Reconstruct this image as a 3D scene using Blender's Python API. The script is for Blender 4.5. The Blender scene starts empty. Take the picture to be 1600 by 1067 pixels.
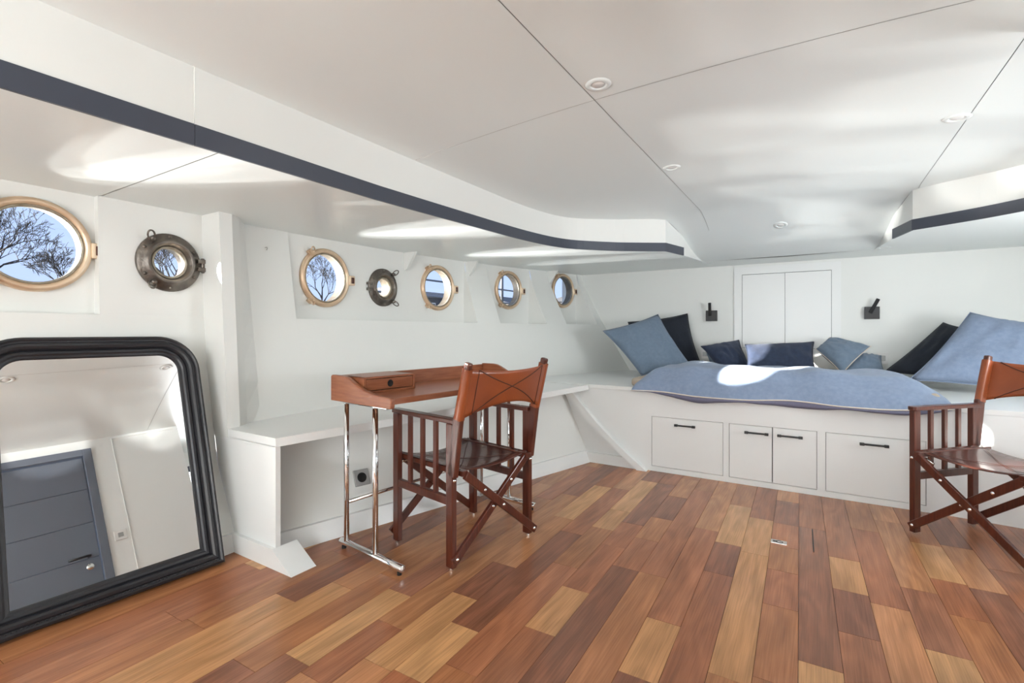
import bpy, bmesh, math, random
from mathutils import Vector, Matrix, noise
random.seed(7)
S = bpy.context.scene
COL = S.collection
PI = math.pi
R = math.radians

# ------------------------------------------------------------------ camera
YAW = 32.0
FPX = 760.0
cam_d = bpy.data.cameras.new('camera')
cam_d.sensor_fit = 'HORIZONTAL'
cam_d.sensor_width = 36.0
cam_d.lens = 36.0 * FPX / 1600.0
cam_d.shift_y = -(533.5 - 517.0) / 1600.0
cam_d.clip_start = 0.02
cam_d.clip_end = 500
cam = bpy.data.objects.new('camera', cam_d)
COL.objects.link(cam)
cam.location = (0, 0, 1.02)
cam.rotation_euler = (PI / 2, 0, R(YAW))
S.camera = cam

# ------------------------------------------------------------------ world, sun, added fill lamps, exposure
W = bpy.data.worlds.new('world')
S.world = W
W.use_nodes = True
wn = W.node_tree
wn.nodes.clear()
bgn = wn.nodes.new('ShaderNodeBackground')
wo = wn.nodes.new('ShaderNodeOutputWorld')
tcn = wn.nodes.new('ShaderNodeTexCoord')
sxyz = wn.nodes.new('ShaderNodeSeparateXYZ')
rmp = wn.nodes.new('ShaderNodeValToRGB')
rmp.color_ramp.elements[0].position = 0.0
rmp.color_ramp.elements[0].color = (0.58, 0.72, 1.0, 1)
rmp.color_ramp.elements[1].position = 0.45
rmp.color_ramp.elements[1].color = (0.36, 0.55, 1.0, 1)
wn.links.new(tcn.outputs['Generated'], sxyz.inputs[0])
wn.links.new(sxyz.outputs['Z'], rmp.inputs[0])
wn.links.new(rmp.outputs[0], bgn.inputs[0])
bgn.inputs[1].default_value = 1.2
wn.links.new(bgn.outputs[0], wo.inputs[0])


def light(name, kind, loc, direction, energy, color=(1, 1, 1), **kw):
    d = bpy.data.lights.new(name, kind)
    d.energy = energy
    d.color = color
    for k, v in kw.items():
        setattr(d, k, v)
    o = bpy.data.objects.new(name, d)
    COL.objects.link(o)
    o.location = loc
    o.rotation_euler = Vector(direction).to_track_quat('-Z', 'Y').to_euler()
    return o


# low winter sun on the port side, shining through the portholes
light('sun', 'SUN', (-10, -8, 6), (1.0, 0.735, -0.258), 30.0, (1.0, 0.96, 0.9), angle=R(0.6))
# sun glitter thrown up from the water beside the hull
FAR, NEAR = ((3.5, 1.3, 1000), (3.9, 0.5, 1300), (2.7, 0.9, 700)), ((2.2, 0.35, 560), (1.8, 0.7, 330))
for px_, py_, pz_, lamps in ((-2.58, 0.625, 1.36, FAR + ((2.2, 0.35, 260), (1.8, 0.7, 150))), (-2.63, 1.985, 1.355, FAR + NEAR), (-2.63, 3.06, 1.372, FAR + NEAR), (-2.48, 3.95, 1.412, ((4.4, 0.3, 1300), (2.4, 0.0, 330)))):
    for dist, dy, e in lamps:
        light('water_glitter', 'SPOT', (px_ - dist, py_ - dy, 0.72), (dist, dy, pz_ - 0.72), e, (1, 0.98, 0.95),
              shadow_soft_size=0.05, spot_size=R(12 if dist > 3 else 18), spot_blend=0.1)
# added fill lamps, set in the made-up stern and starboard windows
light('stern_fill', 'AREA', (-0.5, -2.44, 1.0), (0.12, 1, 1.5), 118, (0.95, 0.982, 1.0), shape='RECTANGLE', size=1.6, size_y=1.1)
light('starboard_fill', 'AREA', (2.02, 2.75, 1.10), (-1, 0.2, 1.1), 54, (0.95, 0.982, 1.0), shape='RECTANGLE', size=1.1, size_y=0.7)

S.view_settings.view_transform = 'Standard'
S.view_settings.look = 'None'
S.view_settings.gamma = 1.0
S.view_settings.use_curve_mapping = False
S.view_settings.exposure = 0.0

# ------------------------------------------------------------------ materials
MATS = {}


def srgb(r, g, b):
    return tuple(((c / 255.0) / 12.92 if c / 255.0 <= 0.04045 else ((c / 255.0 + 0.055) / 1.055) ** 2.4) for c in (r, g, b)) + (1.0,)


def mat(name, col, rough=0.5, metal=0.0, bump=0.0, bscale=50.0, var=0.0, vscale=6.0, spec=0.5, coat=0.0, stretch=None, col2=None, sheen=0.0):
    m = bpy.data.materials.new(name)
    m.use_nodes = True
    nt = m.node_tree
    b = nt.nodes['Principled BSDF']
    b.inputs['Roughness'].default_value = rough
    b.inputs['Metallic'].default_value = metal
    b.inputs['Specular IOR Level'].default_value = spec
    b.inputs['Coat Weight'].default_value = coat
    b.inputs['Sheen Weight'].default_value = sheen
    b.inputs['Base Color'].default_value = col
    tc = nt.nodes.new('ShaderNodeTexCoord')
    mp = nt.nodes.new('ShaderNodeMapping')
    if stretch:
        mp.inputs['Scale'].default_value = stretch
    nt.links.new(tc.outputs['Object'], mp.inputs[0])
    if var > 0 or col2:
        n = nt.nodes.new('ShaderNodeTexNoise')
        n.inputs['Scale'].default_value = vscale
        n.inputs['Detail'].default_value = 6
        nt.links.new(mp.outputs[0], n.inputs['Vector'])
        cr = nt.nodes.new('ShaderNodeValToRGB')
        c2 = col2 or tuple(max(0, c * (1 - var)) for c in col[:3]) + (1,)
        cr.color_ramp.elements[0].position = 0.3
        cr.color_ramp.elements[1].position = 0.7
        cr.color_ramp.elements[0].color = c2
        cr.color_ramp.elements[1].color = col
        nt.links.new(n.outputs[0], cr.inputs[0])
        nt.links.new(cr.outputs[0], b.inputs['Base Color'])
    if bump > 0:
        n2 = nt.nodes.new('ShaderNodeTexNoise')
        n2.inputs['Scale'].default_value = bscale
        n2.inputs['Detail'].default_value = 4
        nt.links.new(mp.outputs[0], n2.inputs['Vector'])
        bp = nt.nodes.new('ShaderNodeBump')
        bp.inputs['Strength'].default_value = bump
        bp.inputs['Distance'].default_value = 0.01
        nt.links.new(n2.outputs[0], bp.inputs['Height'])
        nt.links.new(bp.outputs[0], b.inputs['Normal'])
    MATS[name] = m
    return m


mat('white_paint', srgb(232, 233, 229), 0.42, bump=0.03, bscale=9)
mat('ceiling_paint', srgb(235, 240, 238), 0.35, bump=0.02, bscale=7)
mat('white_satin', srgb(235, 236, 234), 0.3)
mat('gap_dark', srgb(70, 70, 70), 0.8)
mat('seam_grey', srgb(185, 184, 180), 0.8)
mat('navy_trim', srgb(64, 69, 81), 0.35)
mat('mahogany', srgb(98, 45, 28), 0.28, bump=0.05, bscale=30, col2=srgb(68, 29, 19), vscale=9, stretch=(12, 12, 0.7), coat=0.3)
mat('leather_tan', srgb(158, 80, 38), 0.32, bump=0.08, bscale=160, col2=srgb(128, 60, 28), vscale=5, coat=0.2)
mat('leather_dark', srgb(92, 48, 36), 0.25, bump=0.08, bscale=160, col2=srgb(66, 34, 27), vscale=5, coat=0.3)
mat('stitch_dark', srgb(70, 34, 22), 0.6)
mat('desk_wood', srgb(160, 100, 68), 0.33, bump=0.03, bscale=30, col2=srgb(132, 76, 49), vscale=7, stretch=(14, 1.2, 14))
mat('desk_wood_side', srgb(160, 100, 68), 0.33, bump=0.03, bscale=30, col2=srgb(132, 76, 49), vscale=7, stretch=(1.2, 14, 14))
mat('chrome', (0.86, 0.86, 0.86, 1), 0.06, 1.0)
mat('nickel', (0.75, 0.73, 0.7, 1), 0.2, 1.0)
mat('brass', srgb(228, 206, 178), 0.38, 0.55, bump=0.15, bscale=25, col2=srgb(204, 172, 142), vscale=9)
mat('bronze_dark', srgb(138, 131, 123), 0.42, 0.85, bump=0.4, bscale=30, col2=srgb(86, 80, 75), vscale=14)
mat('steel_sleeve', srgb(176, 168, 152), 0.4, 0.6, bump=0.1, bscale=40, col2=srgb(136, 126, 108), vscale=30)
mat('hull_tube', srgb(112, 102, 86), 0.6, 0.0, col2=srgb(84, 75, 62), vscale=30)
mat('mirror_black', srgb(34, 34, 38), 0.38, bump=0.06, bscale=40)
mat('mirror_glass', (0.93, 0.94, 0.93, 1), 0.0, 1.0)
mat('door_grey', srgb(104, 110, 122), 0.4)
mat('black_metal', srgb(32, 32, 33), 0.4)
mat('black_plastic', srgb(18, 18, 18), 0.5)
mat('grey_plate', srgb(168, 168, 166), 0.4, 0.3)
mat('white_plastic', srgb(232, 231, 228), 0.35)
mat('linen_blue', srgb(138, 153, 178), 0.9, bump=0.35, bscale=260, col2=srgb(126, 142, 168), vscale=40, sheen=0.2)
mat('linen_blue_deep', srgb(116, 133, 152), 0.9, bump=0.35, bscale=260, col2=srgb(106, 123, 142), vscale=40, sheen=0.2)
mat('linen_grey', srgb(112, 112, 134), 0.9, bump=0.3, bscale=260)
mat('linen_navy', srgb(46, 58, 82), 0.9, bump=0.35, bscale=260, col2=srgb(38, 48, 70), vscale=40, sheen=0.15)
mat('linen_black_navy', srgb(30, 36, 48), 0.9, bump=0.35, bscale=260, col2=srgb(24, 30, 40), vscale=40, sheen=0.1)
mat('piping_cream', srgb(226, 214, 200), 0.8)
mat('mattress_beige', srgb(178, 164, 148), 0.9, bump=0.2, bscale=200)
mat('dark_board', srgb(84, 50, 38), 0.5)
mat('bark', srgb(44, 39, 35), 0.9)
mat('quay_stone', srgb(120, 116, 110), 0.9, var=0.3, vscale=3)
mat('grass', srgb(120, 118, 96), 0.95, var=0.3, vscale=2)
mat('water', srgb(60, 72, 74), 0.08, bump=0.3, bscale=2)
mat('house_grey', srgb(76, 76, 80), 0.8, var=0.15, vscale=2)
mat('house_cream', srgb(98, 92, 84), 0.8, var=0.1, vscale=2)
mat('roof_slate', srgb(60, 62, 68), 0.7, var=0.2, vscale=3)
mat('pane_dark', srgb(50, 56, 64), 0.1)
mat('post_steel', srgb(120, 122, 126), 0.5, 0.5)


def glass_mat():
    m = bpy.data.materials.new('pane_glass')
    m.use_nodes = True
    nt = m.node_tree
    nt.nodes.clear()
    o = nt.nodes.new('ShaderNodeOutputMaterial')
    mx = nt.nodes.new('ShaderNodeMixShader')
    tr = nt.nodes.new('ShaderNodeBsdfTransparent')
    gl = nt.nodes.new('ShaderNodeBsdfGlossy')
    mx.inputs[0].default_value = 0.06
    gl.inputs['Roughness'].default_value = 0.02
    tr.inputs[0].default_value = (0.97, 0.98, 0.99, 1)
    nt.links.new(tr.outputs[0], mx.inputs[1])
    nt.links.new(gl.outputs[0], mx.inputs[2])
    nt.links.new(mx.outputs[0], o.inputs[0])
    MATS['pane_glass'] = m


glass_mat()


def plank_mat():
    m = bpy.data.materials.new('plank_wood')
    m.use_nodes = True
    nt = m.node_tree
    b = nt.nodes['Principled BSDF']
    oi = nt.nodes.new('ShaderNodeObjectInfo')
    geo = nt.nodes.new('ShaderNodeNewGeometry')
    rnd = nt.nodes.new('ShaderNodeVectorMath')
    rnd.operation = 'SCALE'
    cmb = nt.nodes.new('ShaderNodeCombineXYZ')
    for i in range(3):
        nt.links.new(oi.outputs['Random'], cmb.inputs[i])
    nt.links.new(cmb.outputs[0], rnd.inputs[0])
    rnd.inputs['Scale'].default_value = 91.0
    add = nt.nodes.new('ShaderNodeVectorMath')
    add.operation = 'ADD'
    nt.links.new(geo.outputs['Position'], add.inputs[0])
    nt.links.new(rnd.outputs[0], add.inputs[1])
    # swirling growth-ring figure
    mp = nt.nodes.new('ShaderNodeMapping')
    mp.inputs['Scale'].default_value = (6.5, 1.3, 4)
    nt.links.new(add.outputs[0], mp.inputs[0])
    n1 = nt.nodes.new('ShaderNodeTexNoise')
    n1.inputs['Scale'].default_value = 1.0
    n1.inputs['Detail'].default_value = 2.5
    nt.links.new(mp.outputs[0], n1.inputs['Vector'])
    mul = nt.nodes.new('ShaderNodeMath')
    mul.operation = 'MULTIPLY'
    mul.inputs[1].default_value = 46.0
    nt.links.new(n1.outputs[0], mul.inputs[0])
    sn = nt.nodes.new('ShaderNodeMath')
    sn.operation = 'SINE'
    nt.links.new(mul.outputs[0], sn.inputs[0])
    # fine fibre
    mp2 = nt.nodes.new('ShaderNodeMapping')
    mp2.inputs['Scale'].default_value = (210, 5, 20)
    nt.links.new(add.outputs[0], mp2.inputs[0])
    n2 = nt.nodes.new('ShaderNodeTexNoise')
    n2.inputs['Scale'].default_value = 1.0
    n2.inputs['Detail'].default_value = 5
    nt.links.new(mp2.outputs[0], n2.inputs['Vector'])
    # broad tone
    mp3 = nt.nodes.new('ShaderNodeMapping')
    mp3.inputs['Scale'].default_value = (16, 1.6, 4)
    nt.links.new(add.outputs[0], mp3.inputs[0])
    n3 = nt.nodes.new('ShaderNodeTexNoise')
    n3.inputs['Scale'].default_value = 1.0
    n3.inputs['Detail'].default_value = 3
    nt.links.new(mp3.outputs[0], n3.inputs['Vector'])

    def madd(inp, k, c):
        a = nt.nodes.new('ShaderNodeMath')
        a.operation = 'MULTIPLY_ADD'
        a.inputs[1].default_value = k
        a.inputs[2].default_value = c
        nt.links.new(inp, a.inputs[0])
        return a.outputs[0]

    def mult(a, b_):
        q = nt.nodes.new('ShaderNodeMath')
        q.operation = 'MULTIPLY'
        nt.links.new(a, q.inputs[0])
        nt.links.new(b_, q.inputs[1])
        return q.outputs[0]
    f = mult(mult(madd(sn.outputs[0], 0.09, 1.0), madd(n2.outputs[0], 0.8, 0.6)), madd(n3.outputs[0], 0.9, 0.55))
    mc = nt.nodes.new('ShaderNodeVectorMath')
    mc.operation = 'SCALE'
    nt.links.new(oi.outputs['Color'], mc.inputs[0])
    nt.links.new(f, mc.inputs['Scale'])
    nt.links.new(mc.outputs[0], b.inputs['Base Color'])
    b.inputs['Roughness'].default_value = 0.27
    b.inputs['Specular IOR Level'].default_value = 0.5
    bp = nt.nodes.new('ShaderNodeBump')
    bp.inputs['Strength'].default_value = 0.05
    bp.inputs['Distance'].default_value = 0.004
    nt.links.new(n2.outputs[0], bp.inputs['Height'])
    nt.links.new(bp.outputs[0], b.inputs['Normal'])
    MATS['plank_wood'] = m


plank_mat()


# ------------------------------------------------------------------ mesh helpers
def link(name, me, m, parent=None, smooth=False, bevel=0.0, seg=2):
    o = bpy.data.objects.new(name, me)
    COL.objects.link(o)
    if m:
        me.materials.append(MATS[m])
    if parent:
        o.parent = parent
    if smooth:
        for p in me.polygons:
            p.use_smooth = True
    if bevel > 0:
        b = o.modifiers.new('bevel', 'BEVEL')
        b.width = bevel
        b.segments = seg
        b.limit_method = 'ANGLE'
        b.angle_limit = R(35)
    return o


def fin(name, bm, m, parent=None, smooth=False, bevel=0.0, seg=2, recalc=True):
    if recalc:
        bmesh.ops.recalc_face_normals(bm, faces=bm.faces)
    me = bpy.data.meshes.new(name)
    bm.to_mesh(me)
    bm.free()
    return link(name, me, m, parent, smooth, bevel, seg)


def pyd(name, vs, fs, m, parent=None, smooth=False, bevel=0.0, recalc=False):
    me = bpy.data.meshes.new(name)
    me.from_pydata([tuple(v) for v in vs], [], fs)
    if recalc:
        bm = bmesh.new()
        bm.from_mesh(me)
        bmesh.ops.recalc_face_normals(bm, faces=bm.faces)
        bm.to_mesh(me)
        bm.free()
    me.update()
    return link(name, me, m, parent, smooth, bevel)


def empty(name, loc=(0, 0, 0), rz=0.0, parent=None):
    o = bpy.data.objects.new(name, None)
    COL.objects.link(o)
    o.empty_display_size = 0.1
    o.location = loc
    o.rotation_euler = (0, 0, rz)
    if parent:
        o.parent = parent
    return o


def tag(o, label=None, cat=None, group=None, kind=None):
    if label:
        o['label'] = label
    if cat:
        o['category'] = cat
    if group:
        o['group'] = group
    if kind:
        o['kind'] = kind
    return o


def box(bm, x0, x1, y0, y1, z0, z1):
    v = [bm.verts.new(p) for p in ((x0, y0, z0), (x1, y0, z0), (x1, y1, z0), (x0, y1, z0), (x0, y0, z1), (x1, y0, z1), (x1, y1, z1), (x0, y1, z1))]
    for f in ((3, 2, 1, 0), (4, 5, 6, 7), (0, 1, 5, 4), (1, 2, 6, 5), (2, 3, 7, 6), (3, 0, 4, 7)):
        bm.faces.new([v[i] for i in f])
    return v


def bx(name, x0, x1, y0, y1, z0, z1, m, parent=None, bevel=0.0):
    bm = bmesh.new()
    box(bm, x0, x1, y0, y1, z0, z1)
    return fin(name, bm, m, parent, bevel=bevel)


def bar(bm, a, b, w, t, side=(1, 0, 0)):
    """rectangular bar from a to b; width w along side, thickness t across"""
    a, b = Vector(a), Vector(b)
    d = (b - a).normalized()
    s = Vector(side)
    s = (s - d * s.dot(d)).normalized()
    n = d.cross(s)
    vs = []
    for p in (a, b):
        for i, j in ((-1, -1), (1, -1), (1, 1), (-1, 1)):
            vs.append(bm.verts.new(p + s * (w / 2 * i) + n * (t / 2 * j)))
    for f in ((3, 2, 1, 0), (4, 5, 6, 7), (0, 1, 5, 4), (1, 2, 6, 5), (2, 3, 7, 6), (3, 0, 4, 7)):
        bm.faces.new([vs[i] for i in f])


def tube(bm, pts, r, n=12, caps=True):
    pts = [Vector(p) for p in pts]
    rs = r if isinstance(r, (list, tuple)) else [r] * len(pts)
    rings = []
    up = Vector((0, 0, 1))
    for i, p in enumerate(pts):
        d = (pts[min(i + 1, len(pts) - 1)] - pts[max(i - 1, 0)]).normalized()
        u = up if abs(d.dot(up)) < 0.95 else Vector((1, 0, 0))
        s = d.cross(u).normalized()
        t = s.cross(d)
        rings.append([bm.verts.new(p + (s * math.cos(2 * PI * k / n) + t * math.sin(2 * PI * k / n)) * rs[i]) for k in range(n)])
    for a, b in zip(rings, rings[1:]):
        for k in range(n):
            bm.faces.new((a[k], a[(k + 1) % n], b[(k + 1) % n], b[k]))
    if caps and n > 2:
        bm.faces.new(rings[0][::-1])
        bm.faces.new(rings[-1])


def lathe(bm, prof, n=40, M=None, closed=False):
    """prof: list of (r, z) revolved about local z"""
    M = M or Matrix()
    rings = []
    for r, z in prof:
        rings.append([bm.verts.new(M @ Vector((r * math.cos(2 * PI * k / n), r * math.sin(2 * PI * k / n), z))) for k in range(n)])
    pr = list(zip(rings, rings[1:]))
    if closed:
        pr.append((rings[-1], rings[0]))
    for a, b in pr:
        for k in range(n):
            bm.faces.new((a[k], a[(k + 1) % n], b[(k + 1) % n], b[k]))
    return rings


def disc(bm, r, z, n=40, M=None):
    M = M or Matrix()
    bm.faces.new([bm.verts.new(M @ Vector((r * math.cos(2 * PI * k / n), r * math.sin(2 * PI * k / n), z))) for k in range(n)])


def prism(bm, poly, axis, a, b):
    """extrude polygon; axis 'x'|'y'|'z' gives the extrusion axis, poly holds the two other coordinates in order"""
    def P(p, t):
        return {'x': (t, p[0], p[1]), 'y': (p[0], t, p[1]), 'z': (p[0], p[1], t)}[axis]
    v0 = [bm.verts.new(P(p, a)) for p in poly]
    v1 = [bm.verts.new(P(p, b)) for p in poly]
    n = len(poly)
    bm.faces.new(v0)
    bm.faces.new(v1[::-1])
    for i in range(n):
        bm.faces.new((v0[i], v1[i], v1[(i + 1) % n], v0[(i + 1) % n]))


def copy_tree(o, parent=None):
    c = o.copy()
    COL.objects.link(c)
    c.parent = parent
    for ch in o.children:
        copy_tree(ch, c)
    return c


def interp(tab, t):
    if t <= tab[0][0]:
        return tab[0][1]
    for (a, va), (b, vb) in zip(tab, tab[1:]):
        if t <= b:
            f = (t - a) / (b - a)
            return va + (vb - va) * f
    return tab[-1][1]


def smooth_tab(tab, n=200):
    """monotone resampling of a table with Catmull-Rom through its points"""
    out = []
    for i in range(len(tab) - 1):
        p0 = tab[max(i - 1, 0)]
        p1, p2 = tab[i], tab[i + 1]
        p3 = tab[min(i + 2, len(tab) - 1)]
        m1 = (p2[1] - p0[1]) / (p2[0] - p0[0])
        m2 = (p3[1] - p1[1]) / (p3[0] - p1[0])
        h = p2[0] - p1[0]
        k = 12
        for j in range(k):
            t = j / k
            out.append((p1[0] + h * t, (2 * t ** 3 - 3 * t * t + 1) * p1[1] + (t ** 3 - 2 * t * t + t) * h * m1 + (-2 * t ** 3 + 3 * t * t) * p2[1] + (t ** 3 - t * t) * h * m2))
    out.append(tab[-1])
    return out


def sstep(a, b, x):
    t = min(1, max(0, (x - a) / (b - a)))
    return t * t * (3 - 2 * t)


def frange(a, b, step):
    n = max(1, int(math.ceil((b - a) / step - 1e-6)))
    return [a + (b - a) * i / n for i in range(n + 1)]


# ------------------------------------------------------------------ shape of the boat
CL = -0.24                       # centre line of the hull
YA, YB = -2.4, 5.1               # stern wall, bow wall
TOP = smooth_tab([(-2.6, -2.46), (0.0, -2.57), (1.24, -2.60), (1.8, -2.63), (2.78, -2.65), (3.66, -2.56), (4.38, -2.42), (5.2, -2.23)])
INW = smooth_tab([(-2.6, 0.15), (1.3, 0.17), (2.6, 0.22), (3.6, 0.34), (5.2, 0.56)])
BAND = smooth_tab([(-2.5, -1.627), (0.8, -1.627), (2.2, -1.625), (2.85, -1.605), (3.23, -1.52), (3.53, -1.29), (3.66, -1.137), (3.78, -0.976)])
BAND_END = [(4.10, -0.916), (4.65, -0.86)]


def zlow(y):
    return 1.595 + 0.055 * min(1, max(0, (y - 1.5) / 3.4))


def bandx(y):
    if y <= 3.78:
        return interp(BAND, y)
    return interp([(3.78, -0.976)] + BAND_END, y)


def zraised(x, y):
    base = 1.835 + 0.065 * max(0.0, 1 - ((x - CL) / 1.39) ** 2)
    return base + (zlow(4.65) - base) * sstep(3.65, 4.65, y)


AFT = [(-0.1, 0.32), (0.0, 0.31), (0.09, 0.295), (0.38, 0.15), (0.98, 0.025), (1.09, 0.022), (1.62, 0.0)]


def hullx(y, z):
    if y < 1.24:
        return interp(TOP, y) + interp(AFT, z)
    g = max(0.0, (1.62 - z)) ** 1.15
    return interp(TOP, y) + interp(INW, y) * g


def recessx(y, z):
    return interp(TOP, y) - (0.035 if y < 0.9 else 0.004)


# ---- floor -------------------------------------------------------
floor = bx('floor', -2.75, 2.3, YA - 0.1, 5.2, -0.06, -0.0145, 'dark_board')
tag(floor, 'reddish hardwood plank floor of mixed tones running along the cabin', 'floor', kind='structure')
PITCH = 0.1165
TH = R(1.4)
PV = Vector((-0.044, 1.638))
JOINTS = {-17: [0.88], -15: [1.16], -14: [1.33], -13: [0.86], -12: [1.41], -11: [0.93, 1.24, 2.79], -10: [1.52, 1.81, 2.43], -9: [1.08, 1.36, 2.27, 3.06], -8: [1.18, 1.94, 2.4, 2.69], -7: [1.47, 1.78, 2.23, 2.54, 3.31], -6: [2.05, 2.38, 2.69], -5: [2.05, 3.29], -4: [1.74, 2.66], -3: [2.2, 2.53, 3.12], -2: [1.55, 2.48, 2.96], -1: [2.05, 2.36, 2.63, 2.94], 0: [1.75, 2.95], 1: [2.31, 2.63], 2: [3.06], 3: [2.02, 2.46, 3.26], 4: [2.31, 2.61], 5: [3.04]}
TONES = {'L': [(-6, 2.2), (-4, 1.49), (-7, 1.64), (1, 2.47), (0, 1.69), (-2, 1.78), (3, 1.92), (-5, 2.63), (-10, 2.69), (-12, 1.32), (-8, 2.63), (-9, 2.42), (4, 2.8), (-8, 3.06), (-3, 2.71), (-9, 1.27), (-10, 1.25), (-15, 0.81), (-14, 1.13)],
         'D': [(-6, 1.86), (-3, 2.39), (1, 2.07), (3, 2.27), (-9, 2.19), (-9, 1.44), (-12, 0.91), (-8, 3.43), (-11, 3.03), (-6, 2.94), (0, 2.48), (-10, 1.73), (-12, 1.88), (-15, 1.49), (-13, 0.7)],
         'R': [(-5, 2.07), (-4, 2.46), (-7, 1.97), (-7, 1.42), (-9, 2.83), (0, 3.24), (-2, 3.29), (-8, 1.36), (-17, 0.8), (-1, 2.17), (-6, 2.3), (-14, 2.79)]}
PAL = {'L': [(192, 140, 94), (188, 135, 89), (194, 144, 98)], 'D': [(140, 90, 66), (134, 86, 63), (145, 95, 70)],
       'R': [(156, 98, 67), (161, 103, 71)], 'M': [(174, 117, 77), (168, 111, 73), (178, 122, 82), (165, 108, 71)]}
pm = bmesh.new()
box(pm, -0.5, 0.5, -0.5, 0.5, -1, 0)
pme = bpy.data.meshes.new('plank')
pm.to_mesh(pme)
pm.free()
pme.materials.append(MATS['plank_wood'])
rng = random.Random(21)
planks = []
for k in range(-22, 21):
    js = sorted(JOINTS.get(k, []))
    # extend both ways with random boards
    y = js[0] if js else 0.6 + rng.random() * 0.7
    lo = []
    while y > YA - 0.3:
        y -= rng.choice([0.32, 0.45, 0.62, 0.8, 0.95])
        lo.append(y)
    y = js[-1] if js else lo[0]
    hi = []
    while y < 3.75:
        y += rng.choice([0.4, 0.62, 0.8, 0.95]) if y > 2.2 else rng.choice([0.62, 0.8, 0.95])
        hi.append(y)
    allj = sorted(lo + js + hi)
    for b0, b1 in zip(allj, allj[1:]):
        planks.append((k, b0, b1))


def plank_keep(k, b0, b1):
    a = (k + 0.5) * PITCH
    c = PV + Vector((math.cos(TH), math.sin(TH))) * a + Vector((-math.sin(TH), math.cos(TH))) * ((b0 + b1) / 2 - PV.y)
    if c.x < -2.6 or c.x > 2.05 or c.y > 3.95 or c.y < YA:
        return None
    return c


cand = []
for k, b0, b1 in planks:
    c = plank_keep(k, b0, b1)
    if c is None:
        continue
    fwd = -math.sin(R(YAW)) * c.x + math.cos(R(YAW)) * c.y
    lat = math.cos(R(YAW)) * c.x + math.sin(R(YAW)) * c.y
    vis = fwd > 0.9 and abs(lat) < fwd * 1.25 and c.y < 3.75
    cand.append((0 if vis else 1, (c - Vector((-0.6, 1.9))).length, k, b0, b1, c))
cand.sort(key=lambda q: (q[0], q[1]))
rest = bmesh.new()
for i, (nv, dd, k, b0, b1, c) in enumerate(cand):
    tone = None
    for t, lst in TONES.items():
        for kk, bb in lst:
            if kk == k and b0 < bb < b1:
                tone = t
    if tone is None:
        tone = rng.choice('MMMMMMRRRLD')
    col = rng.choice(PAL[tone])
    L = b1 - b0
    if i < 290:
        o = bpy.data.objects.new('plank', pme)
        COL.objects.link(o)
        o.parent = floor
        o.location = (c.x, c.y, rng.uniform(-0.0006, 0.0))
        o.rotation_euler = (0, 0, TH)
        o.scale = (PITCH - 0.0014, L - 0.0014, 0.014)
        f = rng.uniform(0.94, 1.06)
        o.color = tuple(x * f for x in srgb(*col)[:3]) + (1,)
    else:
        vs = box(rest, -(PITCH - 0.0014) / 2, (PITCH - 0.0014) / 2, -L / 2, L / 2, -0.014, 0)
        bmesh.ops.rotate(rest, verts=vs, cent=(0, 0, 0), matrix=Matrix.Rotation(TH, 3, 'Z'))
        bmesh.ops.translate(rest, verts=vs, vec=(c.x, c.y, 0))
ro = fin('plank_remainder', rest, 'plank_wood', floor)
ro.color = srgb(176, 126, 96)
tag(ro, kind='stuff')

# ---- port hull wall (with openings for the portholes) --------------
ZN = 1.09
PORTS = [  # y, z, r_hole, recessed, kind, x of wall found later
    (0.625, 1.36, 0.157, True, 'brass'),
    (1.085, 1.34, 0.088, False, 'dark'),
    (1.985, 1.355, 0.157, True, 'brass'),
    (2.485, 1.333, 0.088, True, 'dark'),
    (3.06, 1.372, 0.157, True, 'brass'),
    (3.95, 1.412, 0.157, True, 'brass'),
    (4.77, 1.455, 0.157, True, 'brass'),
]
bm = bmesh.new()


def surf(fn, ys, zs, ztop=False):
    g = [[bm.verts.new((fn(y, (zlow(y) + 0.02) if (ztop and j == len(zs) - 1) else z), y, (zlow(y) + 0.02) if (ztop and j == len(zs) - 1) else z)) for j, z in enumerate(zs)] for y in ys]
    for i in range(len(ys) - 1):
        for j in range(len(zs) - 1):
            bm.faces.new((g[i][j], g[i + 1][j], g[i + 1][j + 1], g[i][j + 1]))


def patch_hole(fn, y0, y1, z0, cy, cz, r, n=40):
    z1 = zlow((y0 + y1) / 2) + 0.02
    ang = sorted([2 * PI * i / n for i in range(n)] + [math.atan2(zz - cz, yy - cy) % (2 * PI) for yy in (y0, y1) for zz in (z0, z1)])
    rings = []
    for t in (0, 0.15, 0.4, 0.7, 1.0):
        ring = []
        for a in ang:
            ca, sa = math.cos(a), math.sin(a)
            ty = ((y1 - cy) / ca if ca > 1e-9 else (y0 - cy) / ca if ca < -1e-9 else 1e9)
            tz = ((z1 - cz) / sa if sa > 1e-9 else (z0 - cz) / sa if sa < -1e-9 else 1e9)
            d = r + (min(ty, tz) - r) * t
            yy, zz = cy + ca * d, cz + sa * d
            ring.append(bm.verts.new((fn(yy, zz), yy, zz)))
        rings.append(ring)
    m = len(ang)
    for a, b in zip(rings, rings[1:]):
        for i in range(m):
            bm.faces.new((a[i], b[i], b[(i + 1) % m], a[(i + 1) % m]))


def jamb_y(y, z0):
    z1 = zlow(y) + 0.02
    zs = frange(z0, z1, 0.1)
    a = [bm.verts.new((hullx(y, z), y, z)) for z in zs]
    b = [bm.verts.new((recessx(y, z), y, z)) for z in zs]
    for i in range(len(zs) - 1):
        bm.faces.new((a[i], a[i + 1], b[i + 1], b[i]))


def ledge(y0, y1, z):
    ys = frange(y0, y1, 0.1)
    a = [bm.verts.new((hullx(y, z), y, z)) for y in ys]
    b = [bm.verts.new((recessx(y, z), y, z)) for y in ys]
    for i in range(len(ys) - 1):
        bm.faces.new((a[i], a[i + 1], b[i + 1], b[i]))


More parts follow.
